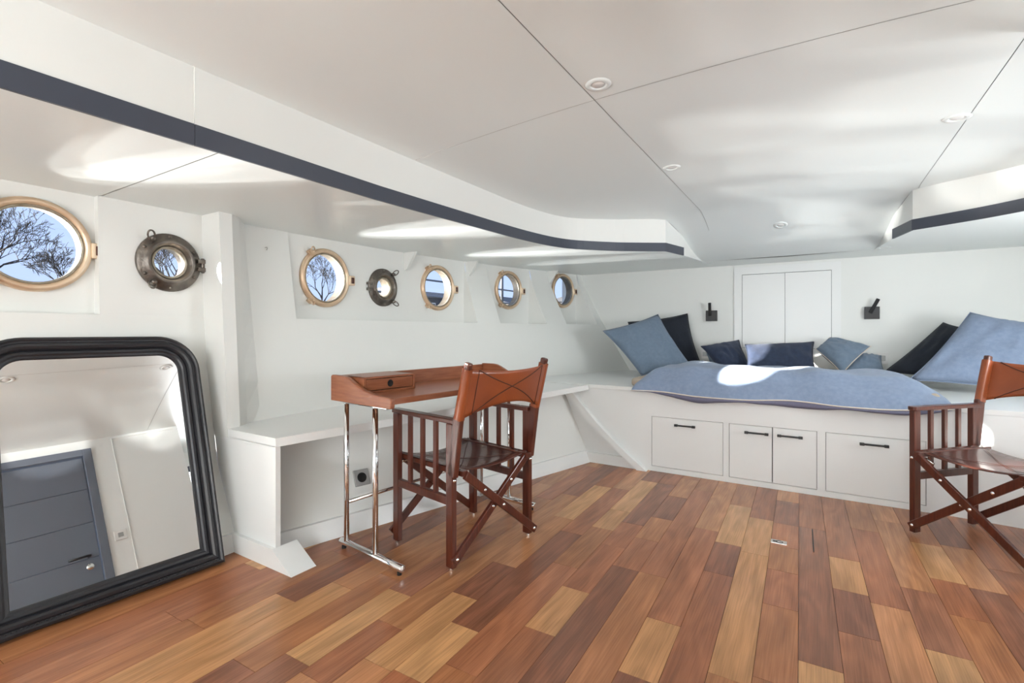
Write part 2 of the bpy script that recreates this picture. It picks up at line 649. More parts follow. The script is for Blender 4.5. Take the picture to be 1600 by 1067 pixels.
# lower hull lining
surf(hullx, frange(YA, 1.239, 0.15), [-0.02, 0.09, 0.38, 0.6, 0.85, ZN])
surf(hullx, frange(1.245, YB + 0.02, 0.12), frange(0.45, ZN, 0.1))
# upper band, column by column
cols = [(YA, 0.20, None, 0), (0.20, 0.82, 0, 1), (0.82, 1.239, 1, 0), (1.245, 1.72, None, 0), (1.72, 2.27, 2, 1), (2.27, 2.70, 3, 1),
        (2.70, 3.37, 4, 1), (3.37, 3.64, None, 0), (3.64, 4.24, 5, 1), (4.24, 4.52, None, 0), (4.52, 5.0, 6, 1), (5.0, YB + 0.02, None, 0)]
for y0, y1, pi_, rec in cols:
    fn = recessx if rec else hullx
    if pi_ is None:
        surf(fn, frange(y0, y1, 0.12), frange(ZN, 1.6, 0.1), True)
    else:
        py, pz, pr, _, _ = PORTS[pi_]
        patch_hole(fn, y0, y1, ZN if not rec else ZN, py, pz, pr)
    if rec:
        ledge(y0, y1, ZN)
for yj in (0.20, 0.82, 1.72, 3.37, 3.64, 4.24, 4.52, 5.0):
    jamb_y(yj, ZN)
wl = fin('wall_left', bm, 'white_paint', recalc=False)
tag(wl, 'white painted hull side wall with recesses around the portholes', 'wall', kind='structure')

# frame rib that steps out beside the mirror
bm = bmesh.new()
zs = frange(0.515, zlow(1.24) + 0.02, 0.13)
e0 = [bm.verts.new((hullx(1.237, z) - 0.08, 1.237, z)) for z in zs]
e1 = [bm.verts.new((-2.361 - 0.073 * (z - 0.57), 1.237, z)) for z in zs]
e2 = [bm.verts.new((-2.361 - 0.073 * (z - 0.57) - 0.004, 1.30, z)) for z in zs]
e3 = [bm.verts.new((-2.361 - 0.073 * (z - 0.57) - 0.05, 1.36, z)) for z in zs]
e4 = [bm.verts.new((hullx(1.46, z) - 0.005, 1.46, z)) for z in zs]
for a, b in ((e0, e1), (e1, e2), (e2, e3), (e3, e4)):
    for i in range(len(zs) - 1):
        bm.faces.new((a[i], b[i], b[i + 1], a[i + 1]))
rib = fin('hull_rib', bm, 'white_paint', wl)
# knee brackets under the side deck
for ky in (2.70, 3.40, 4.50):
    bm = bmesh.new()
    xw = hullx(ky, 1.5) - 0.03
    prism(bm, [(xw, zlow(ky) + 0.01), (xw + 0.13, zlow(ky) + 0.01), (xw + 0.035, zlow(ky) - 0.125), (xw, zlow(ky) - 0.14)], 'y', ky, ky + 0.022)
    fin('knee_bracket', bm, 'white_paint', wl)
# skirting along the hull by the mirror
bm = bmesh.new()
ys = frange(YA, 1.24, 0.3)
prev = None
for y in ys:
    q = [bm.verts.new(p) for p in ((hullx(y, 0.0) + 0.014, y, 0), (hullx(y, 0.08) + 0.012, y, 0.08), (hullx(y, 0.085) - 0.02, y, 0.088))]
    if prev:
        for a in range(2):
            bm.faces.new((prev[a], q[a], q[a + 1], prev[a + 1]))
    prev = q
bb = fin('baseboard_left', bm, 'white_satin')
tag(bb, 'white skirting along the port hull behind the mirror', 'baseboard', kind='structure')


# ---- starboard hull, bow wall, stern wall, partitions --------------
def starx(y, z):
    return 2 * CL - hullx(y, z)


bm = bmesh.new()
WY0, WY1, WZ0, WZ1 = 2.2, 3.3, 0.75, 1.48
surf(starx, frange(1.9, WY0, 0.15), [-0.02, 0.1, 0.4, WZ0, 1.0, WZ1, 1.6], True)
surf(starx, frange(WY1, YB + 0.02, 0.15), [-0.02, 0.1, 0.4, WZ0, 1.0, WZ1, 1.6], True)
surf(starx, frange(WY0, WY1, 0.15), [-0.02, 0.1, 0.4, WZ0])
surf(starx, frange(WY0, WY1, 0.15), [WZ1, 1.6], True)
wr = fin('wall_right', bm, 'white_paint', recalc=False)
tag(wr, 'white starboard hull wall with a wide window added for fill light', 'wall', kind='structure')
win = empty('added_window_1', (2.02, 2.75, 0))  # added opening, made up to carry the starboard fill lamp
tag(win, 'unseen starboard window added to let in fill light', 'window', kind='structure')
bm = bmesh.new()
for y0, y1, z0, z1 in ((WY0 - 0.03, WY0 + 0.02, WZ0 - 0.03, WZ1 + 0.03), (WY1 - 0.02, WY1 + 0.03, WZ0 - 0.03, WZ1 + 0.03), (WY0, WY1, WZ0 - 0.03, WZ0 + 0.02), (WY0, WY1, WZ1 - 0.02, WZ1 + 0.03)):
    box(bm, -0.06, 0.2, y0 - 2.75, y1 - 2.75, z0, z1)
fin('added_window_frame', bm, 'white_satin', win)

wb = bx('wall_back', -2.5, 2.0, YB, YB + 0.08, 0.0, 1.75, 'white_paint')
tag(wb, 'white bow bulkhead behind the bed', 'wall', kind='structure')
bm = bmesh.new()
SX0, SX1, SZ0, SZ1 = -1.35, 0.35, 0.5, 1.72
for x0, x1, z0, z1 in ((-2.7, SX0, -0.02, 1.95), (SX1, 0.55, -0.02, 1.95), (SX0, SX1, -0.02, SZ0), (SX0, SX1, SZ1, 1.95)):
    box(bm, x0, x1, YA - 0.16, YA - 0.08, z0, z1)
wf = fin('wall_stern', bm, 'white_paint')
tag(wf, 'white stern wall behind the camera with a wide window added for fill light', 'wall', kind='structure')
w2 = empty('added_window_2', (-0.5, YA - 0.12, 0))  # made-up window that gives the stern fill lamp an opening
tag(w2, 'unseen wide stern window added behind the camera for fill light', 'window', kind='structure')
bm = bmesh.new()
for x in (-0.85, 0.0, 0.85):
    box(bm, x - 0.025, x + 0.025, -0.045, 0.045, SZ0, SZ1)
box(bm, -0.85, 0.85, -0.045, 0.045, SZ0 - 0.025, SZ0 + 0.025)
box(bm, -0.85, 0.85, -0.045, 0.045, SZ1 - 0.025, SZ1 + 0.025)
fin('added_window_frame', bm, 'white_satin', w2)

# partition with the grey door (seen in the mirror)
PX = 0.51
DY0, DY1, DZ = 0.40, 1.30, 1.80
bm = bmesh.new()
box(bm, PX, PX + 0.06, YA - 0.1, DY0, -0.01, 1.93)
box(bm, PX, PX + 0.06, DY1, 1.97, -0.01, 1.93)
box(bm, PX, PX + 0.06, DY0, DY1, DZ, 1.93)
box(bm, PX + 0.06, 2.2, 1.91, 1.97, -0.01, 1.93)
wp = fin('wall_partition', bm, 'white_satin')
tag(wp, 'white partition wall beside the grey door, seen in the mirror', 'wall', kind='structure')
bm = bmesh.new()
box(bm, PX - 0.006, PX, DY1 + 0.15, DY1 + 0.155, 0, 1.86)
box(bm, PX - 0.006, PX, DY1 + 0.15, 1.93, 1.855, 1.86)
fin('panel_joint', bm, 'white_paint', wp)
door = empty('door_1', (PX, DY0, 0))
tag(door, 'dark grey boarded door with black lever handle, seen in the mirror', 'door', kind='structure')
bm = bmesh.new()
LY = DY1 - DY0
box(bm, -0.015, 0.05, 0, 0.06, 0, DZ)
box(bm, -0.015, 0.05, LY - 0.06, LY, 0, DZ)
box(bm, -0.015, 0.05, 0.06, LY - 0.06, DZ - 0.06, DZ)
fin('door_frame', bm, 'door_grey', door, bevel=0.004)
zz = 0.01
for i in range(6):
    h = 0.287
    bx('door_board', 0.012, 0.04, 0.064, LY - 0.064, zz, zz + h - 0.004, 'door_grey', door, bevel=0.002)
    zz += h
hd = empty('door_handle', (0, LY - 0.13, 0.88), 0, door)
bm = bmesh.new()
tube(bm, [(0.012, 0, 0), (-0.04, 0, 0), (-0.045, -0.02, 0), (-0.045, -0.13, 0)], 0.009, 10)
fin('lever', bm, 'black_metal', hd, True)
bm = bmesh.new()
M = Matrix.Translation((0.012, 0.0, -0.075)) @ Matrix.Rotation(-PI / 2, 4, 'Y')
lathe(bm, [(0.0, 0.008), (0.022, 0.008), (0.026, 0.0)], 24, M)
fin('lock_rose', bm, 'nickel', hd, True)

sw = empty('light_switch', (PX, 1.385, 0.98))
tag(sw, 'square switch plate beside the grey door, seen in the mirror', 'light switch')
bx('plate', -0.008, 0, -0.042, 0.042, -0.04, 0.04, 'white_plastic', sw, 0.003)
bx('rocker', -0.013, -0.008, -0.018, 0.018, -0.018, 0.018, 'grey_plate', sw, 0.002)

# ---- ceilings ------------------------------------------------------
bm = bmesh.new()
box(bm, -2.75, 2.35, YA - 0.2, YB + 0.1, 1.93, 1.98)
for s in (-1, 1):
    ys = frange(YA - 0.1, YB + 0.05, 0.1)
    prev = None
    for y in ys:
        xo = interp(TOP, y) - 0.1
        xi = bandx(y) - 0.006
        pts = [(xo, y, zlow(y) + 0.012), (xi, y, zlow(y) + 0.012)]
        if y > 4.64:
            pts = [(xo, y, zlow(y) + 0.012), (CL, y, zlow(y) + 0.012)]
        if s > 0:
            pts = [(2 * CL - p[0], p[1], p[2]) for p in pts]
        q = [bm.verts.new(p) for p in pts]
        if prev:
            bm.faces.new((prev[0], q[0], q[1], prev[1]))
        prev = q
ceil = fin('ceiling', bm, 'seam_grey', recalc=False)
tag(ceil, 'white cambered panel ceiling of the cabin with lower side decks', 'ceiling', kind='structure')


def low_panel(y0, y1, s):
    ys = frange(y0, y1, 0.06)
    rows = []
    for y in ys:
        xo = interp(TOP, y) - 0.06
        xi = bandx(y) if y < 4.65 else CL
        xs = [xo + (xi - xo) * t / 8 for t in range(9)]
        if s > 0:
            xs = [2 * CL - x for x in xs]
        rows.append([(x, y, zlow(y)) for x in xs])
    vs = [p for r in rows for p in r]
    fs = [(i * 9 + j, i * 9 + j + 1, (i + 1) * 9 + j + 1, (i + 1) * 9 + j) for i in range(len(rows) - 1) for j in range(8)]
    return pyd('side_deck_panel', vs, fs, 'ceiling_paint', ceil, True)


for s in (-1, 1):
    for y0, y1 in ((YA - 0.05, 0.828), (0.832, YB + 0.02)):
        low_panel(y0, y1, s)


def raised_panel(f0, f1, y0, y1, name='ceiling_panel'):
    ys = frange(y0, y1, 0.06)
    rows = []
    N = 10
    for y in ys:
        xl, xr = bandx(y), 2 * CL - bandx(y)
        a = max(xl, f0) if f0 is not None else xl
        b = min(xr, f1) if f1 is not None else xr
        if b < a:
            a = b = min(max(a, xl), xr)
        rows.append([(a + (b - a) * t / N, y, zraised(a + (b - a) * t / N, y)) for t in range(N + 1)])
    vs = [p for r in rows for p in r]
    M_ = N + 1
    fs = [(i * M_ + j, i * M_ + j + 1, (i + 1) * M_ + j + 1, (i + 1) * M_ + j) for i in range(len(rows) - 1) for j in range(N)]
    return pyd(name, vs, fs, 'ceiling_paint', ceil, True)


G = 0.0013
SEAMX = (-0.71, 0.52)
for y0, y1 in ((YA - 0.05, -0.6 - G), (-0.6 + G, 1.725 - G), (1.725 + G, 4.05)):
    raised_panel(None, SEAMX[0] - G, y0, y1)
    raised_panel(SEAMX[0] + G, SEAMX[1] - G, y0, y1)
    raised_panel(SEAMX[1] + G, None, y0, y1)
raised_panel(None, None, 4.05, 4.65)
# curved coaming between the raised ceiling and the side decks
for s, nm in ((-1, 'trim_1'), (1, 'trim_2')):
    root = empty(nm, (0, 0, 0))
    tag(root, ('port' if s < 0 else 'starboard') + ' curved white ceiling coaming with a dark grey lower band', 'trim', kind='structure')
    for y0, y1 in ((YA - 0.05, 0.752), (0.754, 4.65)):
        ys = sorted(set(frange(y0, min(y1, 3.78), 0.05) + ([3.78, 4.10, 4.3, 4.5, 4.65] if y1 > 4 else [])))
        vs, fs = [], []
        for y in ys:
            x = bandx(y)
            vs += [(x, y, zlow(y) - 0.001), (x, y, zraised(x, y) + 0.004)]
        if s > 0:
            vs = [(2 * CL - a, b, c) for a, b, c in vs]
        fs = [(2 * i, 2 * i + 2, 2 * i + 3, 2 * i + 1) for i in range(len(ys) - 1)]
        pyd('coaming_panel', vs, fs, 'white_paint', root)
        # dark band, 4 mm proud, 65 mm high, ends where the coaming turns to the bow
        yb = [y for y in ys if y <= 4.101]
        bm = bmesh.new()
        prev = None
        for i, y in enumerate(yb):
            x = bandx(y)
            ya_, yb_ = yb[max(i - 1, 0)], yb[min(i + 1, len(yb) - 1)]
            t = Vector((bandx(yb_) - bandx(ya_), yb_ - ya_)).normalized()
            n = Vector((t.y, -t.x)) * 0.005
            z0, z1 = zlow(y) - 0.003, zlow(y) + 0.062
            pts = [(x - n.x, y - n.y, z0), (x + n.x, y + n.y, z0), (x + n.x, y + n.y, z1), (x - n.x, y - n.y, z1)]
            if s > 0:
                pts = [(2 * CL - a, b, c) for a, b, c in pts]
            q = [bm.verts.new(p) for p in pts]
            if prev:
                for k in range(4):
                    bm.faces.new((prev[k], q[k], q[(k + 1) % 4], prev[(k + 1) % 4]))
            else:
                bm.faces.new(q)
            prev = q
        bm.faces.new(prev[::-1])
        fin('dark_band', bm, 'navy_trim', root)

# ---- portholes -----------------------------------------------------
PLAB = ['large brass porthole on the left edge of the picture, above the mirror',
        'small dark bronze porthole to the right of the big left brass one',
        'brass porthole above the near end of the desk, tree outside',
        'small dark bronze porthole with two ring dogs, between two brass portholes',
        'brass porthole just right of the small dark one with ring dogs',
        'second brass porthole from the bow corner',
        'brass porthole nearest the bow corner, last in the row']


def porthole(i):
    y, z, rh, rec, kind = PORTS[i]
    fn = recessx if rec else hullx
    x = fn(y, z)
    ty = (Vector((fn(y + 0.05, z), y + 0.05, z)) - Vector((fn(y - 0.05, z), y - 0.05, z))).normalized()
    tz = (Vector((fn(y, z + 0.05), y, z + 0.05)) - Vector((fn(y, z - 0.05), y, z - 0.05))).normalized()
    nrm = ty.cross(tz).normalized()          # into the room (+x)
    if nrm.x < 0:
        nrm = -nrm
    tz = nrm.cross(ty)
    Mw = Matrix((ty.to_4d(), tz.to_4d(), nrm.to_4d(), (0, 0, 0, 1))).transposed()
    for k in range(3):
        Mw[3][k] = 0
    Mw = Matrix.Translation((x, y, z)) @ Mw.to_3x3().to_4x4()
    root = empty('porthole')
    root.matrix_world = Mw
    tag(root, PLAB[i], 'porthole', 'portholes along the port hull')
    if kind == 'brass':
        bm = bmesh.new()
        lathe(bm, [(0.154, 0.0), (0.185, 0.0), (0.185, 0.012), (0.181, 0.022), (0.172, 0.027), (0.163, 0.025), (0.156, 0.016), (0.154, 0.006)], 64, closed=True)
        fin('rim', bm, 'brass', root, True)
        bm = bmesh.new()
        lathe(bm, [(0.146, 0.002), (0.157, 0.002), (0.157, 0.016), (0.153, 0.020), (0.149, 0.018), (0.146, 0.012)], 64, closed=True)
        fin('glass_ring', bm, 'steel_sleeve', root, True)
        bm = bmesh.new()
        lathe(bm, [(0.157, 0.003), (0.157, -0.075)], 48)
        fin('sleeve', bm, 'hull_tube', root, True)
        bm = bmesh.new()
        disc(bm, 0.150, 0.008, 48)
        fin('pane', bm, 'pane_glass', root)
        # hinge on the bow side
        hg = bx('hinge', 0.176, 0.222, -0.032, 0.032, 0.0, 0.03, 'brass', root, 0.004)
        bx('hinge_pin', 0.19, 0.212, -0.02, 0.02, 0.028, 0.036, 'leather_dark', hg, 0.003)
        for a in (128, 232):
            M = Matrix.Rotation(R(a), 4, 'Z') @ Matrix.Translation((0.188, 0, 0))
            bm = bmesh.new()
            bx_ = box(bm, -0.022, 0.016, -0.017, 0.017, 0.0, 0.024)
            bmesh.ops.transform(bm, matrix=M, verts=bx_)
            lathe(bm, [(0.0, 0.052), (0.008, 0.050), (0.010, 0.044), (0.010, 0.02)], 12, M)
            dg = fin('clamp_dog', bm, 'brass', root, bevel=0.003)
            bm = bmesh.new()
            pts = []
            for k in range(17):
                t = 2 * PI * k / 16
                pts.append(M @ Vector((0.012 + 0.019 * math.cos(t), 0.014 * math.sin(t) * 1.1, 0.046 + 0.012 * math.cos(t))))
            tube(bm, pts, 0.0042, 8, False)
            fin('wing_ring', bm, 'brass', dg, True)
    else:
        bm = bmesh.new()
        lathe(bm, [(0.086, 0.0), (0.136, 0.0), (0.136, 0.012), (0.130, 0.018), (0.108, 0.020), (0.102, 0.034), (0.092, 0.038), (0.086, 0.03)], 56, closed=True)
        fin('rim', bm, 'bronze_dark', root, True)
        bm = bmesh.new()
        lathe(bm, [(0.088, 0.032), (0.074, 0.010), (0.070, -0.02), (0.084, -0.03), (0.088, -0.10)], 48)
        fin('sleeve', bm, 'hull_tube' if i == 3 else 'bronze_dark', root, True)
        bm = bmesh.new()
        lathe(bm, [(0.066, -0.016), (0.076, -0.016), (0.076, 0.016), (0.066, 0.016)], 48, closed=True)
        fin('glass_ring', bm, 'steel_sleeve', root, True)
        bm = bmesh.new()
        disc(bm, 0.070, 0.0, 48)
        fin('pane', bm, 'pane_glass', root)
        for a in range(30, 390, 60):
            bm = bmesh.new()
            M = Matrix.Rotation(R(a), 4, 'Z') @ Matrix.Translation((0.121, 0, 0.016))
            lathe(bm, [(0.0, 0.008), (0.006, 0.007), (0.009, 0.0)], 12, M)
            fin('bolt', bm, 'bronze_dark', root, True)
        ha = 0 if i == 1 else 180
        bm = bmesh.new()
        M = Matrix.Rotation(R(ha), 4, 'Z')
        for yy in (-0.02, 0.02):
            v = box(bm, 0.118, 0.152, yy - 0.009, yy + 0.009, 0.0, 0.03)
            bmesh.ops.transform(bm, matrix=M, verts=v)
        n0 = len(bm.verts)
        tube(bm, [M @ Vector((0.142, -0.036, 0.02)), M @ Vector((0.142, 0.036, 0.02))], 0.007, 10)
        fin('hinge', bm, 'bronze_dark', root, bevel=0.003)
        for a in ((52, -52) if i == 3 else (128, 232)):
            M = Matrix.Rotation(R(a), 4, 'Z') @ Matrix.Translation((0.126, 0, 0))
            bm = bmesh.new()
            lathe(bm, [(0.0, 0.046), (0.010, 0.044), (0.012, 0.036), (0.012, 0.0)], 14, M)
            dg = fin('clamp_dog', bm, 'bronze_dark', root, True)
            bm = bmesh.new()
            pts = []
            for k in range(17):
                t = 2 * PI * k / 16
                pts.append(M @ Vector((0.016 + 0.020 * math.cos(t), 0.016 * math.sin(t), 0.044 + 0.014 * math.cos(t))))
            tube(bm, pts, 0.004, 8, False)
            fin('wing_ring', bm, 'bronze_dark', dg, True)


for i in range(7):
    porthole(i)

# ---- bench along the port side --------------------------------------
def bfront(y):
    return -1.977 + (y - 1.237) * (0.466 / 2.318)


def btop(y):
    return 0.556 + (y - 1.237) * 0.0175


def bfloor(y):
    return -2.10 + (y - 1.24) * (0.595 / 2.28)


bench = empty('built_in_bench', (-2.1, 2.3, 0))
tag(bench, 'long white built-in bench along the port hull behind the desk', 'bench')


def rel(p, o=(-2.1, 2.3, 0)):
    return (p[0] - o[0], p[1] - o[1], p[2] - o[2])


vs, fs = [], []
ys = frange(1.2395, 3.552, 0.15)
for y in ys:
    xb = hullx(y, 0.56) - 0.04
    if y < 1.24:
        xb = -2.40
    zt = btop(y)
    vs += [rel((xb, y, zt)), rel((bfront(y), y, zt)), rel((bfront(y), y, zt - 0.038)), rel((xb, y, zt - 0.038))]
for i in range(len(ys) - 1):
    for k in range(4):
        fs.append((4 * i + k, 4 * i + (k + 1) % 4, 4 * i + 4 + (k + 1) % 4, 4 * i + 4 + k))
fs += [(0, 1, 2, 3), tuple(4 * (len(ys) - 1) + k for k in (3, 2, 1, 0))]
pyd('bench_top', vs, fs, 'white_satin', bench, recalc=True)
# leaning back panel below the bench
vs, fs = [], []
ys = frange(1.25, 3.56, 0.3)
for y in ys:
    vs += [rel((bfloor(y), y, -0.005)), rel((bfloor(y) - 0.24, y, btop(y) - 0.03))]
fs = [(2 * i, 2 * i + 2, 2 * i + 3, 2 * i + 1) for i in range(len(ys) - 1)]
pyd('back_panel', vs, fs, 'white_paint', bench, recalc=False)
vs, fs = [], []
for y in ys:
    vs += [rel((bfloor(y) + 0.014, y, -0.002)), rel((bfloor(y) - 0.022, y, 0.085)), rel((bfloor(y) - 0.05, y, 0.087))]
fs = [f for i in range(len(ys) - 1) for f in ((3 * i, 3 * i + 3, 3 * i + 4, 3 * i + 1), (3 * i + 1, 3 * i + 4, 3 * i + 5, 3 * i + 2))]
pyd('skirting', vs, fs, 'white_satin', bench)
# end panel and its splayed foot
bm = bmesh.new()
prism(bm, [(p[0] + 2.1, p[1]) for p in [(-1.977, 0.52), (-1.977, 0.0), (-2.6, 0.0), (-2.6, 0.52)]], 'y', 1.2395 - 2.3, 1.262 - 2.3)
ep = fin('end_panel', bm, 'white_satin', bench)
bm = bmesh.new()
prism(bm, [(p[0] + 2.1, p[1]) for p in [(-1.978, 0.084), (-1.84, 0.0), (-1.978, 0.0)]], 'y', 1.233 - 2.3, 1.341 - 2.3)
fin('splayed_foot', bm, 'white_satin', bench)
bm = bmesh.new()
prism(bm, [(p[0] + 2.1, p[1]) for p in [(-1.978, 0.084), (-1.90, 0.036), (-1.84, 0.0), (-2.27, 0.0), (-2.29, 0.084)]], 'y', 1.222 - 2.3, 1.238 - 2.3)
fin('panel_skirting', bm, 'white_satin', bench)
# middle support and the knee against the bed front
bm = bmesh.new()
ym = 2.44
prism(bm, [(p[0] + 2.1, p[1]) for p in [(bfront(ym) - 0.02, btop(ym) - 0.03), (bfront(ym) - 0.02, 0.0), (bfloor(ym) - 0.04, 0.0), (bfloor(ym) - 0.27, btop(ym) - 0.03)]], 'y', ym - 2.3, ym + 0.03 - 2.3)
fin('support_panel', bm, 'white_satin', bench)
bm = bmesh.new()
L0 = [(-1.735, 0.56), (-1.62, 0.44), (-1.49, 0.305), (-1.35, 0.185), (-1.225, 0.085), (-1.115, 0.0)]
L1 = [(-1.045, 0.0), (-1.16, 0.088), (-1.285, 0.19), (-1.425, 0.315), (-1.55, 0.445), (-1.655, 0.56)]
prism(bm, [(p[0] + 2.1, p[1]) for p in L0 + L1], 'y', 3.505 - 2.3, 3.553 - 2.3)
fin('diagonal_knee', bm, 'white_satin', bench)
bm = bmesh.new()
prism(bm, [(-1.51 + 2.1, 0.0), (-1.1 + 2.1, 0.0), (-1.21 + 2.1, 0.075), (-1.53 + 2.1, 0.075)], 'y', 3.53 - 2.3, 3.553 - 2.3)
fin('knee_skirting', bm, 'white_satin', bench)

# ---- bed base with drawers ------------------------------------------
BO = (-0.2, 3.555, 0)
bed = empty('bed_base', BO)
tag(bed, 'white built-in storage bed base filling the bow with drawers in its front', 'bed base')
BT = 0.602
bm = bmesh.new()
# front board with real openings, and the platform top
ops = [(-1.019, -0.533, 0.036, 0.398), (-0.497, 0.006, 0.036, 0.398), (0.05, 0.527, 0.036, 0.398)]
xs = [-1.80] + [q for o_ in ops for q in o_[:2]] + [1.40]
zt, zb = 0.398, 0.036
for a, b in ((-1.80, -1.019), (-0.533, -0.497), (0.006, 0.05), (0.527, 0.64)):
    box(bm, a - BO[0], b - BO[0], 0.0, 0.03, zb, zt)
box(bm, -1.80 - BO[0], 0.64 - BO[0], 0.0, 0.03, zt, BT - 0.03)
box(bm, -1.80 - BO[0], 0.64 - BO[0], 0.0, 0.03, 0.0, zb)
fin('front_board', bm, 'white_satin', bed)
bm = bmesh.new()
prism(bm, [(0.64 - BO[0], 0.0), (1.5 - BO[0], -0.10), (1.5 - BO[0], -0.07), (0.64 - BO[0], 0.03)], 'z', 0.0, BT - 0.03)
fin('angled_front_board', bm, 'white_satin', bed)
bm = bmesh.new()
ysr = [3.46, 3.555] + frange(3.6, YB, 0.25)
vs, fs = [], []
prism(bm, [(-1.515 - BO[0], 0.0), (0.64 - BO[0], 0.0), (1.5 - BO[0], -0.10), (1.62 - BO[0], 0.5), (1.35 - BO[0], 1.545), (-1.85 - BO[0], 1.545), (-2.25 - BO[0], 0.3), (-2.35 - BO[0], 0.0)], 'z', BT - 0.03, BT)
fin('platform_top', bm, 'white_satin', bed, bevel=0.003)
bx('dark_backing', -1.06 - BO[0], 0.56 - BO[0], 0.0295, 0.034, 0.01, 0.43, 'gap_dark', bed)


def handle(parent, x0, x1, z):
    bm = bmesh.new()
    tube(bm, [(x0, -0.026, z), (x1, -0.026, z)], 0.0062, 10)
    for xx in (x0 + 0.015, x1 - 0.015):
        tube(bm, [(xx, -0.026, z), (xx, 0.002, z)], 0.005, 8)
    v = box(bm, x0 - 0.001, x0 + 0.022, -0.034, -0.018, z - 0.008, z + 0.008)
    v = box(bm, x1 - 0.022, x1 + 0.001, -0.034, -0.018, z - 0.008, z + 0.008)
    h = fin('handle', bm, 'black_metal', parent, bevel=0.002)
    tag(h, 'black bar handle')


gp = 0.0028
for nm, x0, x1, h0, h1 in (('drawer', -1.019, -0.533, -0.85, -0.711), ('cabinet_door', -0.497, -0.2385, -0.399, -0.26), ('cabinet_door', -0.2385, 0.006, -0.209, -0.071), ('drawer', 0.05, 0.527, 0.22, 0.357)):
    d = bx(nm, x0 + gp - BO[0], x1 - gp - BO[0], 0.001, 0.02, zb + gp, zt - gp, 'white_satin', bed)
    handle(d, h0 - BO[0], h1 - BO[0], 0.352)

# ---- cupboard in the bow bulkhead -----------------------------------
cup = empty('wall_cupboard', (CL, YB, 0))
tag(cup, 'white two-door cupboard in the bow wall above the bed', 'cupboard')
bm = bmesh.new()
for x0, x1, z0, z1 in ((-0.425, -0.357, 0.86, 1.625), (0.357, 0.425, 0.86, 1.625), (-0.357, 0.357, 1.555, 1.625), (-0.357, 0.357, 0.80, 0.86)):
    box(bm, x0, x1, -0.012, 0.0, z0, z1)
fin('frame', bm, 'white_satin', cup)
bx('dark_backing', -0.36, 0.36, -0.0012, -0.0002, 0.85, 1.56, 'gap_dark', cup)
bx('door', -0.354, -0.0015, -0.009, -0.0015, 0.863, 1.551, 'white_satin', cup)
bx('door', 0.0015, 0.354, -0.009, -0.0015, 0.863, 1.551, 'white_satin', cup)


# ---- reading lamps ----------------------------------------------------
def wall_lamp(x, z, tilt, label):
    r = empty('wall_lamp', (x, YB, z))
    tag(r, label, 'wall lamp', 'reading lamps beside the cupboard')
    bx('wall_plate', -0.052, 0.052, -0.032, 0, -0.052, 0.052, 'black_metal', r, 0.003)
    bm = bmesh.new()
    a = Vector((-0.012, -0.036, 0.0))
    d = Vector((math.sin(tilt), -0.25, math.cos(tilt))).normalized()
    bar(bm, a, a + d * 0.13, 0.026, 0.02, (1, 0, 0))
    arm = fin('lamp_arm', bm, 'black_metal', r, bevel=0.004)
    return r


wall_lamp(-0.868, 1.168, 0.02, 'small square black reading lamp left of the cupboard')
wall_lamp(0.40, 1.172, 0.42, 'small square black reading lamp right of the cupboard, arm tilted')


# ---- downlights ---------------------------------------------------------
def downlight(x, y, z, label, sx=0.0, sy=0.0):
    r = empty('downlight', (x, y, z))
    tag(r, label, 'ceiling light', 'recessed downlights')
    r.rotation_euler = (math.atan(sy), -math.atan(sx), 0)
    bm = bmesh.new()
    lathe(bm, [(0.026, 0.003), (0.026, -0.002), (0.030, -0.004), (0.043, -0.003), (0.046, 0.001)], 40)
    fin('trim_ring', bm, 'ceiling_paint', r, True)
    bm = bmesh.new()
    lathe(bm, [(0.0, -0.001), (0.019, -0.002), (0.021, 0.001)], 32)
    fin('lamp_face', bm, 'white_plastic', r, True)
    bm = bmesh.new()
    lathe(bm, [(0.0205, 0.001), (0.026, 0.002)], 32)
    fin('bezel', bm, 'gap_dark', r, True)


def dl(x, y, label):
    z = zraised(x, y) if y < 4.65 and bandx(y) < x < 2 * CL - bandx(y) else zlow(y)
    e = 0.02
    if y < 4.65 and bandx(y) < x < 2 * CL - bandx(y):
        sx = (zraised(x + e, y) - zraised(x - e, y)) / (2 * e)
        sy = (zraised(x, y + e) - zraised(x, y - e)) / (2 * e)
    else:
        sx = sy = 0
    downlight(x, y, z - 0.001, label, sx, sy)


dl(-0.655, 1.625, 'largest white downlight near the crossing of two ceiling seams')
dl(-0.655, 2.66, 'white downlight on the left ceiling seam, second from the front')
dl(0.485, 2.625, 'white downlight beside the right ceiling seam')
dl(-0.22, 4.08, 'small downlight where the ceiling sweeps down above the bed')
dl(0.43, 4.56, 'small downlight in the low ceiling right of the cupboard')
dl(-0.84, 4.72, 'tiny downlight in the low ceiling left of the cupboard')
dl(-0.655, 0.72, 'downlight seen only in the mirror, upper left of the glass')

